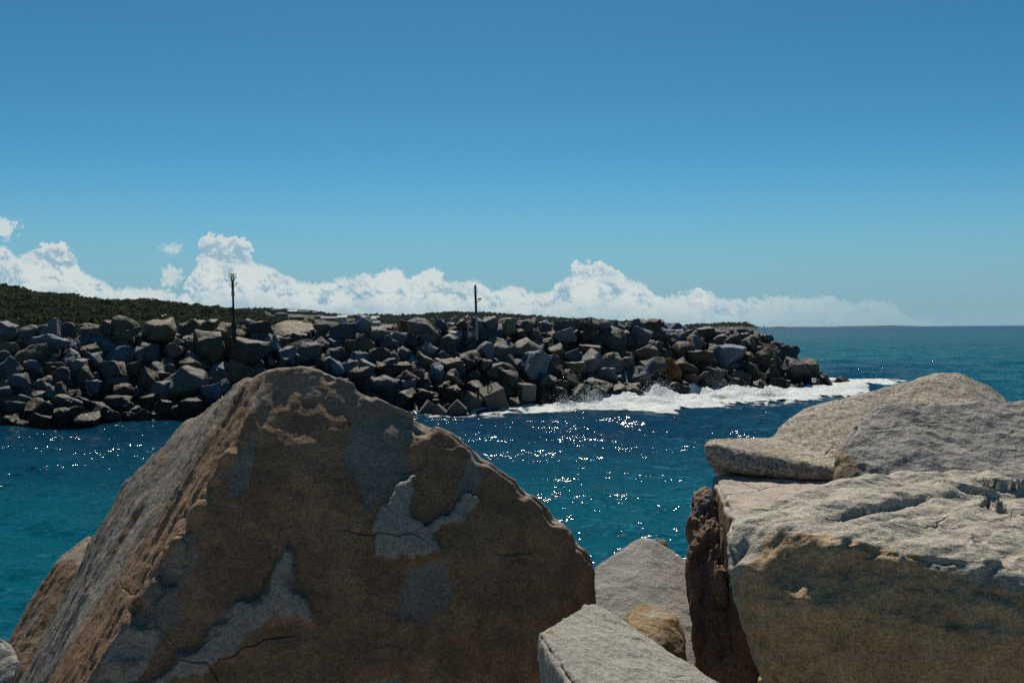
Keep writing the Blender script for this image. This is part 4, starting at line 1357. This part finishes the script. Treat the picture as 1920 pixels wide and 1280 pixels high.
def big_boulder():
    front = [(500, 690, 3.95), (560, 683, 3.98), (612, 692, 3.98), (665, 718, 3.97), (740, 757, 3.95), (800, 787, 3.93), (850, 808, 3.92), (905, 853, 3.9), (955, 890, 3.88),
             (1005, 927, 3.87), (1040, 960, 3.86), (1062, 996, 3.86), (1102, 1032, 3.87), (1116, 1055, 3.9), (1118, 1130, 3.88), (1110, 1420, 3.75),
             (470, 760, 3.82), (440, 842, 3.72), (395, 905, 3.65), (330, 1012, 3.53), (255, 1140, 3.42), (150, 1290, 3.3), (60, 1430, 3.2), (560, 1430, 3.3), (900, 1430, 3.45),
             (700, 1000, 3.62), (560, 880, 3.68), (860, 1050, 3.66)]
    left = [(478, 700, 4.15), (402, 748, 4.4), (350, 800, 4.5), (288, 866, 4.55), (224, 912, 4.62), (178, 990, 4.62), (140, 1075, 4.55), (60, 1220, 4.4), (-30, 1400, 4.25)]
    back = [(600, 760, 4.7), (900, 900, 4.6), (1090, 1090, 4.55), (1090, 1420, 4.6), (420, 900, 5.1), (300, 1350, 5.2), (60, 1420, 4.7), (820, 1400, 4.9)]
    main = H_(*(front + left + back))
    slab = H_((152, 1038, 4.72), (112, 1046, 4.74), (84, 1100, 4.7), (14, 1200, 4.5), (-30, 1290, 4.35), (60, 1290, 4.15), (130, 1130, 4.5), (150, 1060, 4.62), (180, 1000, 4.9), (150, 1050, 5.1), (60, 1250, 5.1), (180, 1300, 4.6))
    rk = Rock([main, slab], 0.0101)
    # strata on the left face run along the edge (down-left), so squeeze the noise across it
    co = rk.co
    N = rk.smooth(10, rk.normals()); N /= np.linalg.norm(N, axis=1, keepdims=True)
    leftf = ss(-N[:, 0], 0.35, 0.6)
    rk.wear(11, chip=0.052, size=0.2, macro=0.013, fine=0.0035, msize=0.6, rounding=1, flat=0.14)
    # notches broken out of the crest and the rim
    for x, y, Y, r_, dp in ((792, 792, 3.95, 0.07, 0.035), (690, 728, 3.98, 0.06, 0.022), (905, 852, 3.9, 0.05, 0.022), (1045, 965, 3.87, 0.06, 0.03), (985, 915, 3.88, 0.05, 0.018), (620, 697, 3.98, 0.05, 0.014), (1085, 1020, 3.87, 0.05, 0.02),
                            (437, 858, 3.74, 0.05, -0.02), (405, 915, 3.68, 0.05, 0.03), (375, 960, 3.6, 0.05, -0.02), (318, 1075, 3.5, 0.06, 0.03), (262, 1150, 3.43, 0.06, 0.025), (340, 1020, 3.55, 0.05, -0.018)):
        rk.dent(at(x, y, Y), r_, dp)
    # bedding on the left face
    d = at(330, 1012, 3.53) - at(500, 690, 3.95); d /= np.linalg.norm(d)
    P = rk.co
    along = P @ d
    cross = P - along[:, None] * d
    Q = cross * 15.0 + (d * 0.9)[None] * along[:, None]
    bed = fbm(Q, 4, 0.55, 5, True)
    sl = scallop(Q * 0.42 + bed[:, None] * 0.12, 61, 0.6, 1.3)
    rk.push(leftf * (bed * 0.009 + sl * 0.05), N)
    # stains and breaks on the front face, drawn in the face's own plane (metres, X and Z)
    P = rk.co
    N = rk.smooth(6, rk.normals()); N /= np.linalg.norm(N, axis=1, keepdims=True)
    wob = np.stack([fbm(P / 0.12, 4, 0.6, 71), fbm(P / 0.12, 4, 0.6, 72)], -1) * 0.03
    XZ = P[:, [0, 2]] + wob

    def poly(pts, Y=3.68):
        return [at(x, y, Y)[[0, 2]] for x, y in pts]
    frontf = ss(-N[:, 1], 0.35, 0.6)
    brown = np.ones(len(P)) * 0.95
    pale = np.zeros(len(P))

    def patch(pts, depth=0.0, s=0.95, Y=3.68, soft=0.03):
        f = ss(in_poly(XZ, poly(pts, Y)), -soft * 0.5, soft) * frontf
        nonlocal brown
        brown = brown * (1 - s * f)
        if depth:
            rk.push(-depth * f)
        return f
    patch([(490, 690), (620, 685), (740, 755), (800, 790), (760, 800), (700, 790), (640, 780), (560, 750), (500, 790), (470, 770)], 0.006, 0.42, 3.9)
    patch([(640, 790), (740, 775), (820, 810), (740, 860), (770, 900), (690, 960), (650, 900), (625, 840)], 0.008, 0.6)
    f = patch([(697, 985), (735, 915), (768, 905), (765, 950), (800, 985), (850, 965), (880, 930), (905, 935), (862, 985), (812, 1000), (820, 1040), (705, 1035)], -0.022, 1.0, 3.66, 0.008)
    pale = np.maximum(pale, f * 0.85)
    f = patch([(870, 850), (905, 855), (893, 930), (880, 980), (862, 930)], 0.0, 0.9, 3.8)
    patch([(760, 1050), (845, 1040), (850, 1130), (800, 1160), (755, 1130)], 0.012, 0.75)
    patch([(700, 1235), (760, 1220), (765, 1275), (720, 1280)], 0.01, 0.8)
    f = patch([(520, 1045), (545, 1025), (560, 1040), (553, 1085), (600, 1130), (590, 1145), (520, 1140), (470, 1190), (400, 1235), (310, 1240), (400, 1180), (460, 1120), (510, 1090)], -0.03, 0.95, 3.6, 0.02)
    pale = np.maximum(pale, f * 0.65)
    f = patch([(330, 1015), (372, 1010), (360, 1070), (330, 1110), (345, 1160), (300, 1200), (250, 1250), (215, 1290), (150, 1290), (220, 1200), (265, 1130), (305, 1060)], 0.0, 0.95, 3.45)
    pale = np.maximum(pale, f * 0.3)
    patch([(440, 850), (480, 810), (480, 860), (450, 950), (420, 900)], 0.0, 0.8, 3.68)
    # rims along the edges lose the patina
    brown = brown * (1 - 0.30 * rk.edge * frontf)
    # left face: grey with bands of rust
    lf = ss(-N[:, 0], 0.40, 0.58) * (1 - ss(-N[:, 1], 0.62, 0.8))
    band = 0.62 + 0.7 * fbm(Q * 0.12 + 3, 3, 0.5, 44) + 0.25 * bed
    rust = ss(in_poly(P[:, [0, 2]], [at(x, y, Y)[[0, 2]] for x, y, Y in ((490, 700, 4), (440, 850, 3.75), (330, 1000, 3.6), (230, 1170, 3.5), (120, 1300, 3.4), (60, 1300, 3.6), (200, 1120, 3.75), (280, 1040, 3.8), (380, 900, 3.9), (440, 780, 4.1))]), -0.06, 0.05)
    brown = brown * (1 - lf) + lf * np.clip(band * 0.55 + rust * 0.75, 0, 1)
    dark = lf * np.clip(-bed - 0.35, 0, 1) * 0.8
    # pale patch painted for the sunlit broken chunk low on the left
    lit_patch = ss(in_poly(P[:, [0, 2]], [at(x, y, 3.25)[[0, 2]] for x, y in ((150, 1300), (180, 1210), (225, 1190), (275, 1210), (265, 1255), (240, 1300))]), -0.01, 0.02) * frontf
    lit_patch = lit_patch * (0.75 + 0.6 * fbm(P / 0.05, 3, 0.6, 301))
    rk.push(scallop(P / 0.07, 303, 0.5, 1.4) * 0.035 * lit_patch)
    brown = brown * (1 - lit_patch); pale = np.maximum(pale, lit_patch)
    # other sides weathered grey-brown
    other = (1 - frontf) * (1 - lf)
    brown = brown * (1 - other * 0.6)
    rk.mask[:, 0] = brown * 0.9; rk.mask[:, 1] = pale; rk.mask[:, 2] = dark
    return rk.done('boulder', 'granite_brown', 'huge brown-stained boulder with a steep pale left side, filling the left foreground')


big_boulder()


def simple_rock(hulls, voxel, seed, mat, label, masks=None, **kw):
    rk = Rock(hulls, voxel)
    rk.wear(seed, **kw)
    n1 = fbm(rk.co / 0.35, 4, 0.55, seed + 40)
    rk.mask[:, 0] = np.clip(0.25 + n1 * 0.5, 0, 1)
    if masks:
        masks(rk)
    return rk.done('boulder', mat, label)


# rounded coarse boulder with a ledge, at the back right
def m_coarse(rk):
    rk.mask[:, 0] = np.clip(0.2 + 0.5 * fbm(rk.co / 0.4, 3, 0.5, 91), 0, 1)
    rk.mask[:, 2] = 0


simple_rock([H_((1322, 834, 4.75), (1340, 824, 4.9), (1440, 821, 5.15), (1470, 822, 5.3), (1330, 872, 4.75), (1400, 888, 4.7), (1500, 900, 4.75), (1600, 905, 4.8), (1700, 900, 4.8), (1600, 830, 5.4), (1345, 826, 5.5), (1345, 900, 5.6), (1600, 920, 5.6)),
             H_((1440, 828, 5.15), (1462, 797, 5.3), (1500, 768, 5.5), (1580, 750, 5.6), (1650, 737, 5.65), (1700, 715, 5.75), (1500, 895, 4.85), (1580, 900, 4.8), (1700, 880, 4.8), (1850, 880, 4.8), (1560, 770, 6.0), (1700, 740, 6.2), (1500, 900, 6.0), (1750, 900, 6.2)),
             H_((1690, 722, 5.72), (1725, 706, 5.8), (1765, 697, 5.85), (1800, 698, 5.85), (1812, 712, 5.8), (1860, 726, 5.8), (1888, 748, 5.75), (1900, 800, 5.6), (1640, 860, 4.9), (1760, 870, 4.8), (1900, 880, 4.8), (1700, 740, 6.3), (1800, 725, 6.4), (1880, 770, 6.3), (1800, 900, 6.2))],
            0.012, 31, 'granite_coarse', 'rounded coarse-grained tan boulder with a flat ledge, rearmost at right', m_coarse,
            chip=0.02, size=0.2, macro=0.02, fine=0.006, msize=0.6, rounding=2, flat=0.15, broad=0.35)


# block with a flat pinkish top and tall brown side
def m_block(rk):
    N = rk.smooth(5, rk.normals())
    side = ss(-N[:, 2], -0.55, -0.2)
    rk.mask[:, 0] = np.clip(0.12 + side * 0.95 + 0.2 * fbm(rk.co / 0.1, 3, 0.5, 12), 0, 1)
    rk.mask[:, 1] = (1 - side) * 0.55  # pinkish top also paled where it faces up, sunlight put into the colour


simple_rock([H_((1336, 892, 4.72), (1352, 886, 4.85), (1500, 884, 4.95), (1562, 898, 4.9), (1565, 930, 4.5), (1470, 975, 4.1), (1398, 985, 4.0), (1376, 972, 4.05), (1338, 900, 4.6),
                (1330, 1100, 4.5), (1372, 1300, 4.0), (1345, 1400, 4.3), (1420, 1420, 3.9), (1560, 1400, 4.4), (1560, 1400, 5.0), (1345, 1400, 5.0), (1345, 920, 5.1), (1560, 920, 5.2))],
            0.0105, 47, 'granite_block', 'block with flat pale pink top and dark brown split side, below the ledge', m_block, chip=0.03, size=0.12, macro=0.015, fine=0.004, rounding=2, stretch=(1.6, 1.6, 0.7))


# upright brown schist pillar
def m_pillar(rk):
    P = rk.co
    top = ss(P[:, 2], at(0, 1010, 4.3)[2], at(0, 940, 4.3)[2])
    n = fbm(P * np.array([14, 14, 2.2]), 4, 0.6, 3)
    rk.push(n * 0.02 + fbm(P * np.array([30, 30, 4.0]), 3, 0.6, 4, True) * 0.009)
    rk.mask[:, 0] = np.clip(0.9 - 0.75 * top * ss(fbm(P / 0.1, 3, 0.5, 77), -0.2, 0.2) + n * 0.3, 0, 1)
    rk.mask[:, 2] = np.clip(-n * 0.9 - 0.1, 0, 0.8)


simple_rock([H_((1290, 942, 4.5), (1305, 920, 4.6), (1326, 908, 4.7), (1330, 915, 4.5), (1345, 1000, 4.3), (1362, 1130, 4.15), (1392, 1250, 4.0), (1430, 1300, 3.9), (1292, 975, 4.4), (1302, 1050, 4.25), (1300, 1130, 4.2), (1298, 1220, 4.1), (1315, 1300, 4.0), (1320, 1420, 3.95), (1430, 1420, 3.9),
                (1330, 930, 5.0), (1340, 1400, 4.8), (1420, 1400, 4.6)),
             H_((1332, 1045, 4.18), (1352, 1060, 4.12), (1368, 1100, 4.05), (1378, 1135, 4.02), (1360, 1140, 4.05), (1338, 1110, 4.12), (1350, 1060, 4.4), (1370, 1130, 4.3))],
            0.008, 53, 'schist', 'narrow upright rust-brown pillar of split rock between the grey peak and the golden boulder', m_pillar, chip=0.035, size=0.10, macro=0.02, fine=0.004, msize=0.25, rounding=2, stretch=(1.8, 1.8, 0.6))


# rough grey boulder at right, behind the golden one
def m_rough(rk):
    P = rk.co
    low = ss(in_poly(P[:, [0, 2]], [at(x, y, 4.2)[[0, 2]] for x, y in ((1560, 930), (1565, 870), (1600, 845), (1620, 870), (1600, 930))]), -0.02, 0.03)
    rk.mask[:, 0] = np.clip(0.02 + low * 0.9, 0, 1)


simple_rock([H_((1566, 915, 4.25), (1572, 838, 4.35), (1600, 800, 4.45), (1622, 768, 4.55), (1650, 753, 4.6), (1688, 766, 4.6), (1760, 768, 4.62), (1850, 762, 4.65), (1896, 750, 4.68), (2050, 745, 4.7), (2150, 800, 4.6),
                (1600, 1000, 4.0), (1720, 930, 4.05), (1900, 930, 4.05), (2150, 950, 4.0), (1600, 1100, 4.6), (1650, 780, 5.1), (1900, 775, 5.2), (2150, 800, 5.2), (2100, 1100, 5.0), (1620, 1100, 5.0))],
            0.0105, 61, 'granite_grey', 'rough pale grey boulder at right, between the coarse tan boulder and the golden one', m_rough, chip=0.085, size=0.14, macro=0.035, fine=0.005, msize=0.4, rounding=1, flat=0.2, stretch=(1.5, 1.0, 0.6))


# golden boulder, right foreground
def self_smooth(rk, a):
    return rk.smooth(3, a[:, None].astype(np.float32))[:, 0]


def golden():
    hull = H_((1357, 990, 3.15), (1372, 966, 3.25), (1402, 956, 3.35), (1468, 952, 3.35), (1500, 935, 3.5), (1560, 918, 3.62), (1640, 897, 3.8), (1740, 885, 3.95), (1830, 892, 4.0), (2000, 900, 4.05), (2200, 920, 4.0),
              (1480, 985, 3.02), (1560, 1010, 2.95), (1700, 1035, 2.9), (1850, 1062, 2.88), (2000, 1080, 2.9), (2250, 1080, 2.9),
              (1360, 1045, 3.02), (1372, 1120, 2.98), (1385, 1180, 2.97), (1402, 1230, 2.97), (1450, 1290, 2.93), (1520, 1400, 2.95), (1800, 1420, 2.85), (2200, 1420, 2.85),
              (1480, 1130, 2.86), (1800, 1200, 2.78), (2200, 1200, 2.8), (1400, 1100, 3.6), (1500, 1400, 3.7), (2200, 1400, 4.0), (1450, 1000, 3.9))
    rk = Rock([hull], 0.0092)
    rk.wear(77, chip=0.085, size=0.15, macro=0.014, fine=0.005, msize=0.5, rounding=1, flat=0.2)
    P = rk.co
    N = rk.smooth(8, rk.normals()); N /= np.linalg.norm(N, axis=1, keepdims=True)
    up = ss(N[:, 2], 0.35, 0.7)
    # bedding planes weather out on the top as long steps
    d = at(1900, 900, 3.95) - at(1500, 965, 3.2); d[2] = 0; d /= np.linalg.norm(d)
    c2 = np.array([-d[1], d[0], 0])
    Q = np.stack([P @ d * 1.1, P @ c2 * 8.0, P[:, 2] * 3], -1)
    bed = fbm(Q, 4, 0.6, 15)
    st = np.floor((P @ c2 * 3.0 + bed * 0.55) * 4) / 4.0 - (P @ c2 * 3.0 + bed * 0.55)
    bed2 = fbm(Q * np.array([1.0, 3.1, 2.0]), 3, 0.6, 19, True)
    sc1 = scallop(np.stack([P @ d * 1.0, P @ c2 * 10.0, P[:, 2] * 3], -1) + bed[:, None] * 0.2, 23, 0.5, 1.2)
    sc2 = scallop(np.stack([P @ d * 2.6, P @ c2 * 26.0, P[:, 2] * 8], -1) + bed[:, None] * 0.4, 29, 0.5, 1.2)
    sc3 = scallop(P * np.array([7.0, 7.0, 7.0]) + bed[:, None] * 0.2, 37, 0.4, 1.5)
    rough = ss(P[:, 0], at(1690, 960, 3.4)[0], at(1800, 960, 3.4)[0])
    rk.push(up * ((-sc1 * 0.085 - sc2 * 0.032) * (1 - 0.5 * rough) + sc3 * 0.07 * rough + self_smooth(rk, st) * 0.02), N)
    P = rk.co
    wob = np.stack([fbm(P / 0.14, 4, 0.6, 81), fbm(P / 0.14, 4, 0.6, 82)], -1) * 0.04
    g = in_poly(P[:, [0, 2]] + wob, [at(x, y, 2.88)[[0, 2]] for x, y in ((1385, 1200), (1385, 1130), (1430, 1065), (1480, 1020), (1560, 1010), (1640, 1030), (1800, 1075), (1940, 1130), (2300, 1130), (2300, 1500), (1480, 1500), (1440, 1240))])
    fr = ss(-N[:, 1], 0.2, 0.55)
    gold = ss(g, -0.05, 0.05) * fr
    rk.mask[:, 0] = np.clip(gold * 0.95 + 0.16 + 0.25 * fbm(P / 0.3, 3, 0.5, 99) * (1 - gold), 0, 1)
    rk.mask[:, 1] = np.clip((1 - gold) * 0.35 + up * 0.25, 0, 1)
    rk.done('boulder', 'granite_gold', 'large golden-brown boulder with a pale layered top, right foreground')


golden()


# grey peaked rock in the gap
def m_peak(rk):
    rk.mask[:, 0] = np.clip(0.1 + 0.2 * fbm(rk.co / 0.2, 3, 0.5, 55), 0, 1)
    rk.mask[:, 1] = rk.edge * 0.6


simple_rock([H_((1108, 1066, 4.85), (1150, 1042, 4.95), (1185, 1015, 5.0), (1212, 1005, 5.02), (1250, 1024, 5.02), (1285, 1050, 5.0), (1312, 1070, 4.95), (1330, 1200, 4.4), (1340, 1420, 3.7), (1104, 1130, 4.6), (1110, 1420, 3.75), (1210, 1300, 3.98),
                (1150, 1060, 5.6), (1280, 1070, 5.7), (1130, 1400, 5.8), (1310, 1400, 5.8))],
            0.0095, 83, 'granite_smooth', 'smooth grey peaked boulder in the gap in front of the water', m_peak, chip=0.06, size=0.14, macro=0.014, fine=0.003, msize=0.35, rounding=1, flat=0.16, broad=0.3)
simple_rock([H_((1222, 1012, 5.9), (1234, 1004, 5.95), (1246, 1008, 5.95), (1258, 1025, 5.95), (1270, 1080, 5.9), (1210, 1090, 5.85), (1230, 1020, 6.3), (1270, 1100, 6.4), (1205, 1110, 6.3), (1215, 1150, 5.9), (1280, 1150, 5.9))],
            0.012, 87, 'granite_grey', 'small grey rock tip peeping out behind the grey peaked boulder', None, chip=0.03, size=0.12, macro=0.01, rounding=3)


# pale slab at the bottom
def m_slab(rk):
    P = rk.co
    rk.mask[:, 0] = np.clip(0.02 + 0.25 * fbm(P / 0.25, 4, 0.5, 65) + 0.8 * np.exp(-((P - at(1030, 1180, 2.75)) ** 2).sum(1) / 0.0006), 0, 1)
    rk.mask[:, 1] = 0.3


simple_rock([H_((1006, 1182, 2.72), (1012, 1176, 2.76), (1060, 1148, 2.95), (1105, 1122, 3.15), (1132, 1131, 3.15), (1215, 1196, 2.98), (1290, 1250, 2.85), (1370, 1300, 2.74), (1460, 1360, 2.6),
                (1085, 1300, 2.35), (1150, 1400, 2.15), (1012, 1330, 2.6), (1080, 1500, 2.3), (1350, 1560, 2.3), (1030, 1400, 3.0), (1120, 1300, 3.2), (1400, 1420, 2.9))],
            0.0075, 95, 'granite_pale', 'pale grey flat-topped slab at the bottom centre', m_slab, chip=0.055, size=0.13, macro=0.014, fine=0.003, msize=0.35, rounding=1, flat=0.16)


def m_tan(rk):
    rk.mask[:, 0] = np.clip(0.75 + 0.4 * fbm(rk.co / 0.1, 3, 0.5, 33), 0, 1)


simple_rock([H_((1165, 1150, 3.6), (1185, 1138, 3.7), (1215, 1135, 3.75), (1252, 1139, 3.72), (1265, 1152, 3.65), (1268, 1185, 3.55), (1292, 1240, 3.5), (1290, 1300, 3.45), (1215, 1195, 3.4), (1180, 1180, 3.42), (1160, 1300, 3.45), (1200, 1160, 4.0), (1260, 1170, 4.0), (1280, 1300, 4.0))],
            0.008, 103, 'granite_pale', 'small tan rock wedged behind the pale slab', m_tan, chip=0.05, size=0.09, macro=0.03, fine=0.005, msize=0.16, rounding=1, broad=0.4)
simple_rock([H_((-40, 1185, 3.2), (0, 1197, 3.15), (22, 1207, 3.12), (36, 1240, 3.05), (25, 1275, 3.0), (10, 1330, 3.0), (-80, 1330, 3.0), (-60, 1200, 3.5), (20, 1240, 3.5), (20, 1330, 3.5))],
            0.009, 111, 'granite_grey', 'corner of a grey rock at the lower left edge', None, chip=0.03, size=0.1, macro=0.02, rounding=3)
simple_rock([H_((1418, 1300, 3.5), (1424, 1262, 3.55), (1436, 1254, 3.6), (1450, 1275, 3.55), (1480, 1330, 3.5), (1420, 1340, 3.5), (1440, 1290, 3.9), (1420, 1340, 3.9), (1480, 1340, 3.9))],
            0.009, 117, 'granite_gold', 'small tan stone showing under the golden boulder', m_tan, chip=0.03, size=0.1, macro=0.02, rounding=3)


# the near rubble mound the boulders lie on
def build_near_ground():
    xs = np.arange(-30, 30.1, 0.35); ys = np.arange(-12, 21, 0.35)
    X, Y = np.meshgrid(xs, ys, indexing='ij')
    n, _ = facet(np.stack([X.ravel() * 0.9, Y.ravel() * 0.9, X.ravel() * 0], -1), 3, 1.0)
    Z = 4.45 - np.maximum(0, Y - 2.0) * 0.55 + n.reshape(X.shape) * 0.35 - 0.35 * np.maximum(0, np.minimum(Y - 1.6, 1.5))
    ny = len(ys)
    i = np.arange(len(xs) - 1)[:, None] * ny + np.arange(ny - 1)[None]
    o = mesh_np('rubble_ground', np.stack([X, Y, Z], -1).reshape(-1, 3), np.stack([i, i + ny, i + ny + 1, i + 1], -1).reshape(-1, 4), MAT['gravel'])
    tag(o, kind='structure')


build_near_ground()

# ------------------------------------------------------------------ haze
def build_haze():
    m, t = new_mat('sea_air')
    v = t.n('ShaderNodeVolumePrincipled')
    v.inputs['Color'].default_value = (0.66, 0.85, 1.0, 1)
    v.inputs['Density'].default_value = 0.00001
    v.inputs['Anisotropy'].default_value = 0.2
    o_ = t.n('ShaderNodeOutputMaterial'); t.t.links.new(v.outputs[0], o_.inputs['Volume'])
    bm = bmesh.new()
    box_bm(bm, (0, 4500, 47), (19000, 10200, 100))
    o = bm_obj('haze', bm, m)
    tag(o, 'thin sea haze over the whole bay', 'haze', kind='stuff')


build_haze()
